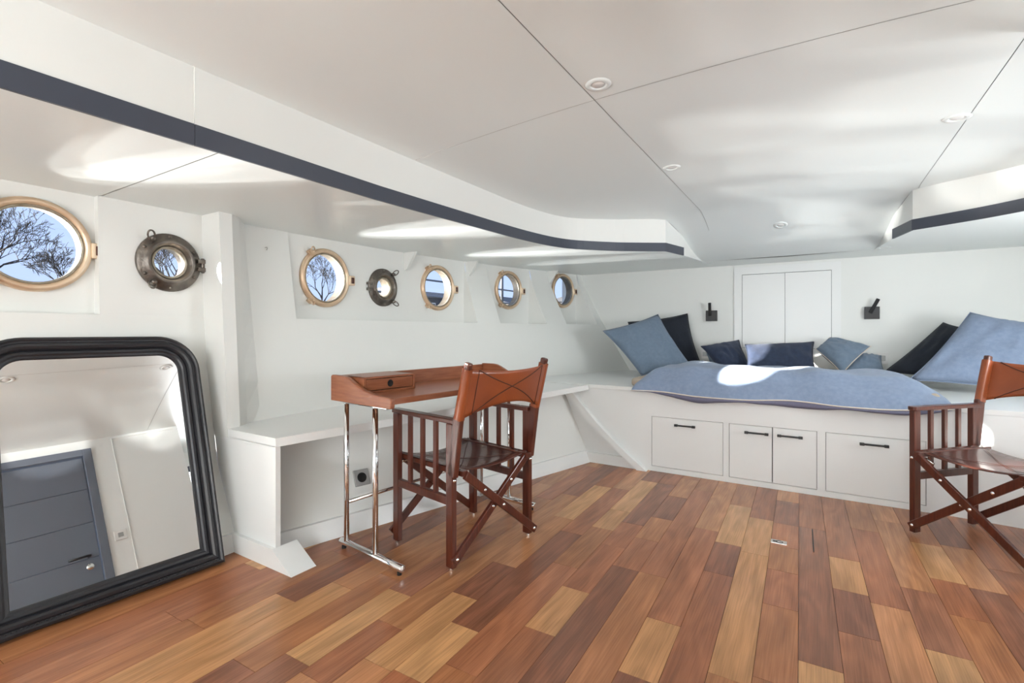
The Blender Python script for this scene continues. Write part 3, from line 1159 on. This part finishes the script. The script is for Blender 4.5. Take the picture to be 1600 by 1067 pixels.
# ---- sockets, hook, floor fittings ---------------------------------------
so = empty('power_socket', (bfloor(1.78) - 0.24 * 0.235 / 0.53 + 0.002, 1.78, 0.235))
tag(so, 'grey square power socket on the panel under the bench', 'power socket')
so.rotation_euler = (0, -math.atan2(0.24, 0.53), -math.atan2(0.595, 2.28))
bx('plate', -0.001, 0.009, -0.042, 0.042, -0.042, 0.042, 'grey_plate', so, 0.003)
bm = bmesh.new()
lathe(bm, [(0.0, 0.0095), (0.019, 0.0095), (0.021, 0.0105), (0.024, 0.0115), (0.026, 0.009)], 28, Matrix.Rotation(PI / 2, 4, 'Y'))
fin('socket_well', bm, 'black_plastic', so, True)
for x, lab in ((-0.93, 'white socket plate low on the bow wall behind the left navy cushion'), (0.47, 'white socket plate low on the bow wall near the right navy cushion')):
    s2 = empty('power_socket', (x, YB, 0.80))
    tag(s2, lab, 'power socket')
    bx('plate', -0.04, 0.04, -0.01, 0, -0.06, 0.04, 'white_plastic', s2, 0.003)
    bx('socket_insert', -0.022, 0.022, -0.013, -0.01, -0.03, 0.014, 'grey_plate', s2, 0.002)
hk = empty('wall_hook', (hullx(1.57, 1.485), 1.57, 1.485))
tag(hk, 'tiny metal hook on the hull wall under the side deck', 'hook')
bm = bmesh.new()
tube(bm, [(-0.005, 0, 0), (0.012, 0, 0), (0.016, 0, -0.008), (0.012, 0, -0.014)], 0.0035, 8)
fin('hook', bm, 'nickel', hk, True)
hp = empty('floor_hatch_pull', (-0.152, 2.675, 0), R(2))
tag(hp, 'small flush metal hatch pull set in the floor planks', 'hatch pull')
bx('plate', -0.034, 0.034, -0.022, 0.022, -0.002, 0.0022, 'nickel', hp, 0.001)
bm = bmesh.new()
lathe(bm, [(0.012, 0.0022), (0.014, 0.004), (0.017, 0.0022)], 20, Matrix.Translation((0.002, 0, 0)))
v = box(bm, -0.026, -0.006, -0.004, 0.004, 0.002, 0.0042)
fin('pull_ring', bm, 'gap_dark', hp)
sl = bx('floor_slot', -0.0022, 0.0022, -0.15, 0.15, 0.0, 0.0012, 'black_plastic')
sl.location = (-0.012, 2.79, 0)
sl.rotation_euler = (0, 0, TH)
tag(sl, 'thin dark slot in the floor planks near the drawers', 'floor slot')

# ---- mirror ----------------------------------------------------------------
mir = empty('floor_mirror', (-2.198, 0.745, 0.004))
tag(mir, 'tall mirror in a black moulded frame with rounded top, leaning on the hull', 'mirror')
LEAN = math.atan2(0.30, 0.98)
ex = Vector((0.0615, 0.998, 0)).normalized()          # along the bottom edge
nz = Vector((math.cos(LEAN), -0.0615 * math.cos(LEAN), math.sin(LEAN))).normalized()
ey = nz.cross(ex).normalized()
if ey.z < 0:
    ey = -ey
Mm = Matrix((ex, ey, nz)).transposed().to_4x4()
mir.matrix_world = Matrix.Translation((-2.210, 0.768, 0.012)) @ Mm
MW, MH, RC = 0.372, 1.03, 0.16
path = [(-MW, 0.0), (MW, 0.0)]
nrm_in = [(1, 1), (-1, 1)]
for k in range(13):
    a = R(90 * k / 12)
    path.append((MW - RC + RC * math.cos(a), MH - RC + RC * math.sin(a)))
    nrm_in.append((-math.cos(a), -math.sin(a)))
for k in range(13):
    a = R(90 + 90 * k / 12)
    path.append((-MW + RC + RC * math.cos(a), MH - RC + RC * math.sin(a)))
    nrm_in.append((-math.cos(a), -math.sin(a)))


def mring(inset, h):
    return [(p[0] + n[0] * inset, p[1] + n[1] * inset, h) for p, n in zip(path, nrm_in)]


def mframe(prof, name, m):
    vs = []
    for i, h in prof:
        vs += mring(i, h)
    n = len(path)
    q = len(prof)
    fs = [(a * n + k, a * n + (k + 1) % n, ((a + 1) % q) * n + (k + 1) % n, ((a + 1) % q) * n + k) for a in range(q) for k in range(n)]
    return pyd(name, vs, fs, m, mir, recalc=True)


mframe([(0.0, -0.03), (0.0, -0.005), (0.004, 0.004), (0.012, 0.008), (0.018, 0.004), (0.024, 0.003), (0.03, 0.010), (0.04, 0.0125), (0.048, 0.008), (0.053, -0.002), (0.053, -0.03)], 'outer_frame', 'mirror_black')
mframe([(0.053, -0.03), (0.053, -0.004), (0.06, 0.000), (0.068, -0.001), (0.074, -0.006), (0.082, -0.008), (0.086, -0.014), (0.086, -0.03)], 'inner_frame', 'mirror_black')
pyd('glass', mring(0.084, -0.016), [tuple(range(len(path)))], 'mirror_glass', mir)
pyd('back_board', mring(0.01, -0.028), [tuple(range(len(path)))[::-1]], 'dark_board', mir)
# beads along the bottom rail
bm = bmesh.new()
for k in range(60):
    x = -MW + 0.012 + (2 * MW - 0.024) * k / 59
    M = Matrix.Translation((x, 0.021, 0.004))
    bmesh.ops.create_icosphere(bm, subdivisions=1, radius=0.004, matrix=M)
bd = fin('bead_row', bm, 'mirror_black', mir, True)
tag(bd, kind='stuff')

# ---- desk --------------------------------------------------------------------
DA = R(-6.3)                      # desk axis leans to starboard towards the bow
desk = empty('writing_desk', (-1.625, 1.965, 0), DA)
tag(desk, 'small wooden writing desk with gallery and chrome tube legs, against the bench', 'desk')
# local frame: y along the desk (bow = +), x = depth (front = +)
DL, DD = 0.53, 0.22
bm = bmesh.new()
box(bm, -DD + 0.01, DD - 0.008, -DL + 0.02, DL - 0.02, 0.716, 0.742)
fin('desk_top', bm, 'desk_wood', desk, bevel=0.003)
prof = [(-DD, 0.70), (DD - 0.006, 0.70), (DD, 0.706), (DD, 0.738), (DD - 0.006, 0.745), (DD - 0.10, 0.750), (DD - 0.18, 0.762), (DD - 0.24, 0.782), (DD - 0.29, 0.805), (DD - 0.32, 0.815), (DD - 0.345, 0.818), (-DD + 0.008, 0.818), (-DD, 0.810)]
for s in (-1, 1):
    bm = bmesh.new()
    prism(bm, prof, 'y', s * DL - (0.022 if s > 0 else 0), s * DL + (0.022 if s < 0 else 0))
    fin('side_panel', bm, 'desk_wood_side', desk, bevel=0.004)
bx('back_board', -DD + 0.002, -DD + 0.018, -DL + 0.02, DL - 0.02, 0.72, 0.812, 'desk_wood', desk, 0.003)
# drawer box
bm = bmesh.new()
y0, y1, x0, x1, z0, z1 = -DL + 0.03, -DL + 0.32, -DD + 0.02, -DD + 0.215, 0.742, 0.815
box(bm, x0, x1, y0, y1, z1 - 0.009, z1)
box(bm, x0, x1, y0, y1, z0, z0 + 0.009)
box(bm, x0, x1, y0, y0 + 0.011, z0, z1)
box(bm, x0, x1, y1 - 0.011, y1, z0, z1)
fin('drawer_case', bm, 'desk_wood', desk, bevel=0.001)
dr = bx('drawer', x0 + 0.01, x1 - 0.004, y0 + 0.014, y1 - 0.014, z0 + 0.012, z1 - 0.012, 'desk_wood', desk, 0.001)
bm = bmesh.new()
lathe(bm, [(0.0, 0.0006), (0.0135, 0.0006), (0.015, 0.0018), (0.0165, 0.0004)], 24, Matrix.Translation((x1 - 0.004, (y0 + y1) / 2, (z0 + z1) / 2)) @ Matrix.Rotation(PI / 2, 4, 'Y'))
fin('finger_hole', bm, 'black_plastic', dr, True)
for s in (-1, 1):
    fr = empty('leg_frame', (0, s * (DL - 0.06), 0), 0, desk)
    for xx in (0.035, -0.185):
        bm = bmesh.new()
        tube(bm, [(xx, 0, 0.035), (xx, 0, 0.70)], 0.0125, 16)
        fin('leg', bm, 'chrome', fr, True)
    bm = bmesh.new()
    tube(bm, [(-0.228, 0, 0.03), (0.224, 0, 0.03)], 0.0155, 18)
    fin('foot_bar', bm, 'chrome', fr, True, bevel=0.002)
    bx('top_bar', -0.2, 0.13, -0.014, 0.014, 0.684, 0.70, 'chrome', fr, 0.002)
    for xx in (-0.205, 0.2):
        bm = bmesh.new()
        tube(bm, [(xx, 0, 0.0), (xx, 0, 0.018)], 0.010, 12)
        fin('glide', bm, 'black_plastic', fr)
bx('under_rail', 0.02, 0.045, -DL + 0.06, DL - 0.06, 0.686, 0.716, 'white_satin', desk, 0.002)
bm = bmesh.new()
tube(bm, [(-0.185, -DL + 0.06, 0.22), (-0.185, DL - 0.06, 0.22)], 0.009, 12)
fin('cross_tube', bm, 'chrome', desk, True)


# ---- director's chair ------------------------------------------------------------
def make_chair():
    c = empty('folding_armchair')
    HW, FY, RY = 0.246, 0.20, -0.20
    wood = 'mahogany'

    def bolt(p, ax, parent):
        bm = bmesh.new()
        M = Matrix.Translation(p) @ Vector(ax).to_track_quat('Z', 'Y').to_matrix().to_4x4()
        lathe(bm, [(0.0, 0.005), (0.005, 0.004), (0.008, 0.0), (0.0085, -0.004)], 12, M)
        fin('bolt', bm, 'chrome', parent, True)
    for s in (-1, 1):
        x = s * HW
        for yy, top in ((FY, 0.625), (RY, 0.625)):
            bm = bmesh.new()
            bar(bm, (x, yy, 0.012), (x, yy, top), 0.026, 0.042, (1, 0, 0))
            lg = fin('leg', bm, wood, c, bevel=0.003)
            bm = bmesh.new()
            tube(bm, [(x, yy, 0.0), (x, yy, 0.013)], 0.011, 12)
            fin('foot_glide', bm, 'nickel', lg)
            bolt((x, yy + (0.022 if yy > 0 else -0.022), 0.045), (0, 1 if yy > 0 else -1, 0), lg)
            bolt((x, yy + (0.022 if yy > 0 else -0.022), 0.385), (0, 1 if yy > 0 else -1, 0), lg)
        # arm rest
        bm = bmesh.new()
        pts = [(x - s * 0.012 - 0.022, RY - 0.03), (x - s * 0.012 + 0.022, RY - 0.03), (x - s * 0.012 + 0.022, FY + 0.035), (x - s * 0.012 + 0.012, FY + 0.046), (x - s * 0.012 - 0.012, FY + 0.046), (x - s * 0.012 - 0.022, FY + 0.035)]
        prism(bm, pts, 'z', 0.624, 0.644)
        fin('arm_rest', bm, wood, c, bevel=0.004)
        bm = bmesh.new()
        bar(bm, (x, RY + 0.02, 0.293), (x, FY - 0.02, 0.293), 0.022, 0.036, (1, 0, 0))
        fin('side_rail', bm, wood, c, bevel=0.002)
        for t in (-0.095, 0.0, 0.095):
            bm = bmesh.new()
            bar(bm, (x, t, 0.30), (x, t, 0.626), 0.016, 0.022, (1, 0, 0))
            fin('slat', bm, wood, c, bevel=0.002)
        # seat rail
        bm = bmesh.new()
        bar(bm, (s * 0.208, RY - 0.045, 0.412), (s * 0.208, FY + 0.045, 0.412), 0.032, 0.024, (1, 0, 0))
        fin('seat_rail', bm, wood, c, bevel=0.003)
        # back post, leaning
        bm = bmesh.new()
        bar(bm, (x, RY - 0.010, 0.40), (x, RY - 0.048, 0.66), 0.026, 0.05, (1, 0, 0))
        bar(bm, (x, RY - 0.042, 0.62), (x, RY - 0.1125, 0.889), 0.027, 0.032, (1, 0, 0))
        fin('back_post', bm, wood, c, bevel=0.007, seg=3)
        # stay arc
        bm = bmesh.new()
        tube(bm, [(x - s * 0.014, FY - 0.005, 0.388), (x - s * 0.05, FY - 0.004, 0.39), (x - s * 0.085, FY - 0.002, 0.372)], 0.006, 8)
        fin('hinge_stay', bm, 'nickel', c, True)
    # crossed legs, front and back
    for yy, o in ((FY + 0.034, 0.008), (RY - 0.034, -0.008)):
        for s in (-1, 1):
            bm = bmesh.new()
            y_ = yy + s * 0.0105
            a, b = Vector((-s * 0.252, y_, 0.040)), Vector((s * 0.205, y_, 0.405))
            bar(bm, a, b, 0.036, 0.018, (0.62, 0, -0.78))
            lg = fin('cross_leg', bm, wood, c, bevel=0.003)
            sg = 1 if yy > 0 else -1
            for f in (0.03, 0.5, 0.76):
                p = a.lerp(b, f)
                bolt((p.x, y_ + sg * 0.0095, p.z), (0, sg, 0), lg)
    # sling seat
    N, K = 14, 8
    vs, fs = [], []
    for side in (0, 1):
        for i in range(N + 1):
            u = i / N * 2 - 1
            for j in range(K + 1):
                v = j / K * 2 - 1
                z = 0.428 - 0.034 * (1 - u * u) - 0.004 * side + 0.006 * v * v * (1 - u * u)
                vs.append((u * 0.222, v * 0.218 * (1 - 0.06 * (1 - u * u)), z))
    n1 = (N + 1) * (K + 1)
    for i in range(N):
        for j in range(K):
            q = i * (K + 1) + j
            fs.append((q, q + K + 1, q + K + 2, q + 1))
            fs.append((n1 + q, n1 + q + 1, n1 + q + K + 2, n1 + q + K + 1))
    for i in range(N):
        a, b = i * (K + 1), (i + 1) * (K + 1)
        fs.append((a, a + n1, b + n1, b))
        a, b = a + K, b + K
        fs.append((a, b, b + n1, a + n1))
    seat = pyd('seat', vs, fs, 'leather_dark', c, True)
    bm = bmesh.new()
    tube(bm, [(-0.21, 0.2, 0.4285), (-0.1, 0.1, 0.404), (0, 0, 0.3955), (0.1, -0.1, 0.404), (0.21, -0.2, 0.4285)], 0.0012, 6)
    tube(bm, [(0.21, 0.2, 0.4285), (0.1, 0.1, 0.404), (0, 0, 0.3955), (-0.1, -0.1, 0.404), (-0.21, -0.2, 0.4285)], 0.0012, 6)
    fin('seat_stitching', bm, 'stitch_dark', seat)
    # leather back: sling with sleeves round the posts and a stitched cross
    def bk(u, t, off):
        # u across -1..1, t 0 bottom..1 top
        zt = 0.862 - 0.016 * (1 - u * u) * 1.0
        zb = 0.652 + 0.050 * (1 - u * u)
        z = zb + (zt - zb) * t
        y = RY - 0.042 - (z - 0.62) * (0.066 / 0.252) - 0.022 * (1 - abs(u) ** 2.0) + off
        y -= 0.018 * 0 + 0.0
        return (u * HW, y, z)
    N, K = 20, 10
    vs, fs = [], []
    for off in (-0.021, -0.017):
        for i in range(N + 1):
            for j in range(K + 1):
                vs.append(bk(i / N * 2 - 1, j / K, off))
    n1 = (N + 1) * (K + 1)
    for i in range(N):
        for j in range(K):
            q = i * (K + 1) + j
            fs.append((q, q + 1, q + K + 2, q + K + 1))
            fs.append((n1 + q, n1 + q + K + 1, n1 + q + K + 2, n1 + q + 1))
        a, b = i * (K + 1), (i + 1) * (K + 1)
        fs.append((a, b, b + n1, a + n1))
        fs.append((a + K, a + K + n1, b + K + n1, b + K))
    back = pyd('backrest', vs, fs, 'leather_tan', c, True)
    for s in (-1, 1):
        bm = bmesh.new()
        a, b = Vector((s * HW, RY - 0.049, 0.648)), Vector((s * HW, RY - 0.106, 0.864))
        d = (b - a).normalized()
        nn = Vector((0, d.z, -d.y))
        pr = []
        for k in range(16):
            t = 2 * PI * k / 16
            ct, st = math.cos(t), math.sin(t)
            pr.append((0.0185 * (abs(ct) ** 0.6) * (1 if ct > 0 else -1), 0.0225 * (abs(st) ** 0.6) * (1 if st > 0 else -1)))
        r0 = [bm.verts.new(a + Vector((1, 0, 0)) * p + nn * q) for p, q in pr]
        r1 = [bm.verts.new(b + Vector((1, 0, 0)) * p + nn * q) for p, q in pr]
        for k in range(16):
            bm.faces.new((r0[k], r0[(k + 1) % 16], r1[(k + 1) % 16], r1[k]))
        fin('sleeve', bm, 'leather_tan', back, True)
    bm = bmesh.new()
    for off in (-0.0222, -0.0158):
        for s in (-1, 1):
            tube(bm, [bk(s * (-0.82 + 1.64 * k / 12), k / 12, off) for k in range(13)], 0.0022, 6)
    for s in (-1, 1):
        tube(bm, [bk(s * 0.83, k / 8, -0.022) for k in range(9)], 0.0016, 6)
    fin('back_stitching', bm, 'stitch_dark', back, True)
    return c


ch = make_chair()
tag(ch, 'mahogany and leather folding armchair pushed up to the desk', 'chair', 'folding armchairs')
ch.location = (-1.469, 1.902, 0)
ch.rotation_euler = (0, 0, math.atan2(0.99, 0.12) + R(0) )   # placeholder, set below
fwd1 = Vector((-0.982, 0.19))
ch.rotation_euler = (0, 0, math.atan2(fwd1.y, fwd1.x) - PI / 2)
ch2 = copy_tree(ch)
tag(ch2, 'mahogany and leather folding armchair at the right edge, in front of the bed', 'chair', 'folding armchairs')
fwd2 = Vector((-0.687, -0.727)).normalized()
side2 = Vector((0.727, -0.687)).normalized()
c2 = Vector((0.564, 3.288)) + side2 * 0.24
ch2.location = (c2.x, c2.y, 0)
ch2.rotation_euler = (0, 0, math.atan2(fwd2.y, fwd2.x) - PI / 2)

# ---- mattress, duvet, cushions -------------------------------------------------------
def cushion_mesh(c4, thick, n=22, seed=0, pinch=0.07, wr=0.006):
    """c4 corners TL, TR, BR, BL in world space"""
    A, B, C_, D = [Vector(p) for p in c4]
    cen = (A + B + C_ + D) / 4
    nrm = (B - A + C_ - D).cross(D - A + C_ - B).normalized()
    vs, idx = [], {}
    fs = []
    for side in (1, -1):
        for i in range(n + 1):
            for j in range(n + 1):
                u, v = i / n * 2 - 1, j / n * 2 - 1
                if side < 0 and (i in (0, n) or j in (0, n)):
                    idx[(side, i, j)] = idx[(1, i, j)]
                    continue
                uu = u * (1 - pinch * (1 - v * v) * (abs(u) ** 3))
                vv = v * (1 - pinch * (1 - u * u) * (abs(v) ** 3))
                p = (A * (1 - uu) * (1 + vv) + B * (1 + uu) * (1 + vv) + C_ * (1 + uu) * (1 - vv) + D * (1 - uu) * (1 - vv)) / 4
                t = max(0, (1 - u * u) * (1 - v * v)) ** 0.48
                q = noise.noise(Vector((u * 1.7 + seed * 3.1, v * 1.7, seed))) * 0.10 * t
                w_ = noise.noise(Vector((u * 5 + seed, v * 2.2 - seed, seed * 2.0 + side))) * wr * (0.3 + t)
                p = p + nrm * (side * (thick / 2 * (t + q)) + w_ * (0.0 if t == 0 else 1.0))
                idx[(side, i, j)] = len(vs)
                vs.append(p)
    for side in (1, -1):
        for i in range(n):
            for j in range(n):
                f = [idx[(side, i, j)], idx[(side, i + 1, j)], idx[(side, i + 1, j + 1)], idx[(side, i, j + 1)]]
                fs.append(tuple(f if side > 0 else f[::-1]))
    rim = [idx[(1, i, 0)] for i in range(n + 1)] + [idx[(1, n, j)] for j in range(1, n + 1)] + [idx[(1, i, n)] for i in range(n - 1, -1, -1)] + [idx[(1, 0, j)] for j in range(n - 1, 0, -1)]
    return vs, fs, [vs[k] for k in rim], cen


def cushion(c4, thick, m, label, seed, piping=None, pinch=0.07, wr=0.011):
    vs, fs, rim, cen = cushion_mesh(c4, thick, 22, seed, pinch, wr)
    base = Vector((cen.x, cen.y, min(p.z for p in vs)))
    root = empty('cushion', base)
    tag(root, label, 'cushion', 'cushions on the bed')
    o = pyd('cover', [p - base for p in vs], fs, m, root, True, recalc=True)
    bm = bmesh.new()
    tube(bm, [p - base for p in rim + rim[:2]], 0.0035, 6, False)
    fin('seam_edge', bm, piping or m, root, True)
    return root


mt = empty('mattress', (-0.24, 4.3, BT))
tag(mt, 'thin beige mattress pad under the duvet and cushions', 'mattress')
bm = bmesh.new()
box(bm, -0.95, 0.84, -0.70, 0.76, 0.0, 0.062)
fin('pad', bm, 'mattress_beige', mt, True, bevel=0.025, seg=4)
bx('base_board', -0.35, 0.78, -0.758, -0.70, 0.0, 0.012, 'dark_board', mt, 0.002)

# duvet: a long flattened pillow folded along the bed front
dv = empty('duvet', (-0.25, 3.85, BT))
tag(dv, 'folded light blue linen duvet with cream piping across the bed front', 'duvet')
NX, NY = 64, 26
vs, fs = [], []
front_line = []


def duv(u, v):
    # u -1..1 along the bed, v -1 (front) .. 1 (back)
    ax = abs(u)
    x = -0.255 + u * (0.90 + 0.0 * v)
    yf = 3.500 + 0.018 * math.sin(u * 7 + 0.6)
    yb = 4.30 - 0.16 * max(0, u) ** 3 - 0.34 * max(0, -u) ** 3 + 0.02 * math.sin(u * 5)
    y = yf + (yb - yf) * (v + 1) / 2
    t = max(0.0, 1 - ax ** 5) ** 0.5 * max(0.0, 1 - abs(v) ** 4.0) ** 0.5
    h = 0.095 * t
    h += noise.noise(Vector((x * 3.2, y * 3.0, 1.7))) * 0.030 * t + noise.noise(Vector((x * 9, y * 5, 4.2))) * 0.015 * t
    h += 0.012 * t * math.sin(x * 21 + 4 * noise.noise(Vector((x * 2, y * 4, 9)))) * max(0, -v) ** 1.0
    base = BT + 0.064 * sstep(3.56, 3.68, y) * sstep(1.0, 0.80, ax) + 0.004
    droop = -0.036 * sstep(3.56, 3.49, y) * (1 - 0.35 * sstep(0.6, 1, ax))
    return x, y, base + h + droop, base + droop


for i in range(NX + 1):
    u = math.sin((i / NX * 2 - 1) * PI / 2) * 0.4 + (i / NX * 2 - 1) * 0.6
    for j in range(NY + 1):
        v = math.sin((j / NY * 2 - 1) * PI / 2) * 0.5 + (j / NY * 2 - 1) * 0.5
        x, y, z, zb_ = duv(u, v)
        vs.append((x + 0.25, y - 3.85, z - BT))
        if j == 0:
            front_line.append(Vector((x + 0.25, y - 3.85 - 0.003, z - BT)))
for i in range(NX):
    for j in range(NY):
        q = i * (NY + 1) + j
        fs.append((q, q + NY + 1, q + NY + 2, q + 1))
pyd('cover', vs, fs, 'linen_blue', dv, True)
# underside that shows along the front edge
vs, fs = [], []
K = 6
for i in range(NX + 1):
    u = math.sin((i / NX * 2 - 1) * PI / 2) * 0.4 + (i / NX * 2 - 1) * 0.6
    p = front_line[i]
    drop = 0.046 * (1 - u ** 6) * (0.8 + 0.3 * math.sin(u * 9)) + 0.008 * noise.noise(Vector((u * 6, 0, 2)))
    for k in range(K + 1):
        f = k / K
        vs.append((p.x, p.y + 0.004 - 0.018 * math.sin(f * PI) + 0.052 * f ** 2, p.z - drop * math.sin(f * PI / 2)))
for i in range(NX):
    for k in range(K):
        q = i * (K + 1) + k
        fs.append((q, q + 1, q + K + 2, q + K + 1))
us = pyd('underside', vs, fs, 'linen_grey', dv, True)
bm = bmesh.new()
tube(bm, front_line, 0.0042, 6)
fin('piping', bm, 'piping_cream', dv, True)

cushion([(-1.709, 4.356, 1.02), (-1.273, 4.652, 1.178), (-0.961, 4.611, 0.70), (-1.311, 4.275, 0.622)], 0.17, 'linen_blue_deep', 'large dusty blue cushion tilted on its corner at the left end of the bed', 1, wr=0.018)
cushion([(-1.596, 4.742, 1.109), (-1.075, 4.985, 1.191), (-0.937, 4.93, 0.70), (-1.466, 4.70, 0.640)], 0.12, 'linen_black_navy', 'dark navy cushion behind the large dusty blue one at the left', 2)
cushion([(-0.903, 4.742, 0.878), (-0.609, 4.965, 0.936), (-0.494, 4.762, 0.700), (-0.724, 4.618, 0.690)], 0.13, 'linen_navy', 'small navy cushion left of the long navy one', 3)
cushion([(-0.532, 4.738, 0.901), (-0.014, 4.944, 0.926), (0.0, 4.776, 0.685), (-0.501, 4.545, 0.680)], 0.13, 'linen_navy', 'long navy cushion in the middle with a sunlit patch', 4)
cushion([(-0.004, 4.856, 0.868), (0.099, 4.99, 0.965), (0.379, 4.895, 0.895), (0.174, 4.59, 0.685)], 0.13, 'linen_blue_deep', 'blue cushion with cream piping standing on its corner right of the long navy one', 5, 'piping_cream')
cushion([(0.268, 4.97, 0.836), (0.454, 4.99, 0.817), (0.456, 4.825, 0.70), (0.196, 4.75, 0.69)], 0.10, 'linen_blue_deep', 'small blue cushion half hidden behind the piped one', 6)
cushion([(0.833, 4.943, 1.084), (1.065, 4.91, 1.029), (0.79, 4.60, 0.665), (0.44, 4.697, 0.70)], 0.12, 'linen_black_navy', 'dark navy cushion slumped behind the large blue one at the right', 7)
cushion([(0.942, 4.716, 1.154), (1.339, 4.61, 1.058), (1.26, 4.30, 0.62), (0.559, 4.417, 0.672)], 0.15, 'linen_blue', 'very large light blue cushion at the right edge of the picture', 8, wr=0.018)
cushion([(-0.892, 4.96, 0.80), (-0.648, 5.04, 0.812), (-0.627, 4.914, 0.69), (-0.838, 4.83, 0.70)], 0.08, 'linen_blue_deep', 'small blue cushion peeking out behind the small navy one', 9)

# ---- outside: water, quay, trees, houses -------------------------------------------------
wt = pyd('water', [(-2.9, -12, 0.55), (-2.9, 30, 0.55), (-9.5, 30, 0.55), (-9.5, -12, 0.55)], [(0, 1, 2, 3)], 'water')
tag(wt, 'canal water outside the portholes', 'water', kind='stuff')
qy = bx('quay', -80, -9.5, -9, 60, 0.0, 1.55, 'quay_stone')
tag(qy, 'stone quay across the water seen through the portholes', 'quay', kind='structure')


def bare_tree(x, y, h, seed, label, spread=0.62):
    rg = random.Random(seed)
    root = empty('bare_tree', (x, y, 1.55))
    tag(root, label, 'tree', 'bare winter trees on the quay')
    bt = bmesh.new()
    br = bmesh.new()

    def grow(p, d, L, r, lvl):
        pts, rs = [p], [r]
        q = p.copy()
        dd = d.copy()
        for k in range(3):
            dd = (dd + Vector((rg.uniform(-1, 1), rg.uniform(-1, 1), rg.uniform(-0.3, 0.7))) * 0.16).normalized()
            q = q + dd * L / 3
            pts.append(q.copy())
            rs.append(r * (1 - 0.18 * (k + 1)))
        tube(bt if lvl == 0 else br, pts, rs, 5 if lvl < 2 else 3, False)
        if lvl >= 6:
            return
        nb = 3 if lvl < 4 else 3
        for k in range(nb):
            a = rg.uniform(0, 2 * PI)
            w_ = dd.orthogonal().normalized()
            w_ = Matrix.Rotation(a, 3, dd) @ w_
            nd = (dd + w_ * rg.uniform(0.5, 1.0) * spread * 1.3).normalized()
            nd.z += 0.08
            grow(pts[-1] if k < 2 else pts[2], nd.normalized(), L * rg.uniform(0.62, 0.82), max(0.006, r * 0.55), lvl + 1)
    grow(Vector((0, 0, 0)), Vector((0, 0, 1)), h * 0.27, h * 0.022, 0)
    fin('trunk', bt, 'bark', root, recalc=False)
    b_ = fin('branches', br, 'bark', root, recalc=False)
    tag(b_, kind='stuff')


bare_tree(-16.5, 3.0, 3.6, 3, 'bare tree at the left in the leftmost brass porthole')
bare_tree(-18.0, 5.0, 2.3, 4, 'low bare tree at the right in the leftmost brass porthole')
bare_tree(-17.5, 7.3, 3.2, 5, 'bare tree seen through the first small dark porthole')
bare_tree(-17.5, 13.0, 3.0, 8, 'bare bushy tree seen through the porthole above the desk')
bare_tree(-19.0, 12.4, 2.6, 9, 'second bare tree behind the porthole above the desk')


def house(x0, x1, y0, y1, h, roof, wall, label):
    r = empty('house', ((x0 + x1) / 2, (y0 + y1) / 2, 1.55))
    tag(r, label, 'house', 'houses on the quay')
    wx, wy = (x1 - x0) / 2, (y1 - y0) / 2
    bx('walls', -wx, wx, -wy, wy, 0, h, wall, r)
    bm = bmesh.new()
    prism(bm, [(-wx - 0.2, h), (wx + 0.2, h), (0, h + roof)], 'y', -wy - 0.2, wy + 0.2)
    fin('roof', bm, 'roof_slate', r)
    n = max(2, int(wy / 0.9))
    for k in range(n):
        yy = -wy + (k + 0.5) * 2 * wy / n
        f = bx('window', wx, wx + 0.04, yy - 0.35, yy + 0.35, h * 0.35, h * 0.8, 'white_plastic', r)
        bx('pane', wx + 0.03, wx + 0.05, yy - 0.29, yy + 0.29, h * 0.39, h * 0.76, 'pane_dark', f)


house(-26, -20, 21.5, 28.5, 1.5, 0.7, 'house_grey', 'low grey quay house seen through the middle brass porthole')
house(-25, -19, 30, 37, 1.5, 0.8, 'house_cream', 'low cream quay house seen through the second porthole from the bow')
house(-20, -14, 38, 52, 2.0, 0.8, 'house_grey', 'grey quay house seen through the porthole nearest the bow')
house(-34, -27, 12, 20, 1.0, 0.9, 'house_grey', 'slate roofed house behind the bushy tree')
house(-42, -36, 3, 12, 1.0, 0.8, 'house_cream', 'far low cream house behind the left trees')
house(-14.5, -11.5, -3.32, -1.2, 3.2, 0.5, 'house_grey', 'unseen kiosk block added on the quay to shade the two bow portholes')  # added out of view to block sun from the two portholes nearest the bow
rl = empty('quay_railing', (-10.2, 14.1, 1.55))
tag(rl, 'steel railing with tall posts along the quay edge outside the portholes', 'railing')
for yy in (-4.5, -1.5, 1.5, 4.5):
    bm = bmesh.new()
    tube(bm, [(0, yy, 0), (0, yy, 3.0)], 0.06, 10)
    fin('post', bm, 'post_steel', rl, True)
for z in (0.55, 1.05):
    bm = bmesh.new()
    tube(bm, [(0, -5.5, z), (0, 5.5, z)], 0.03, 8)
    fin('rail', bm, 'post_steel', rl, True)
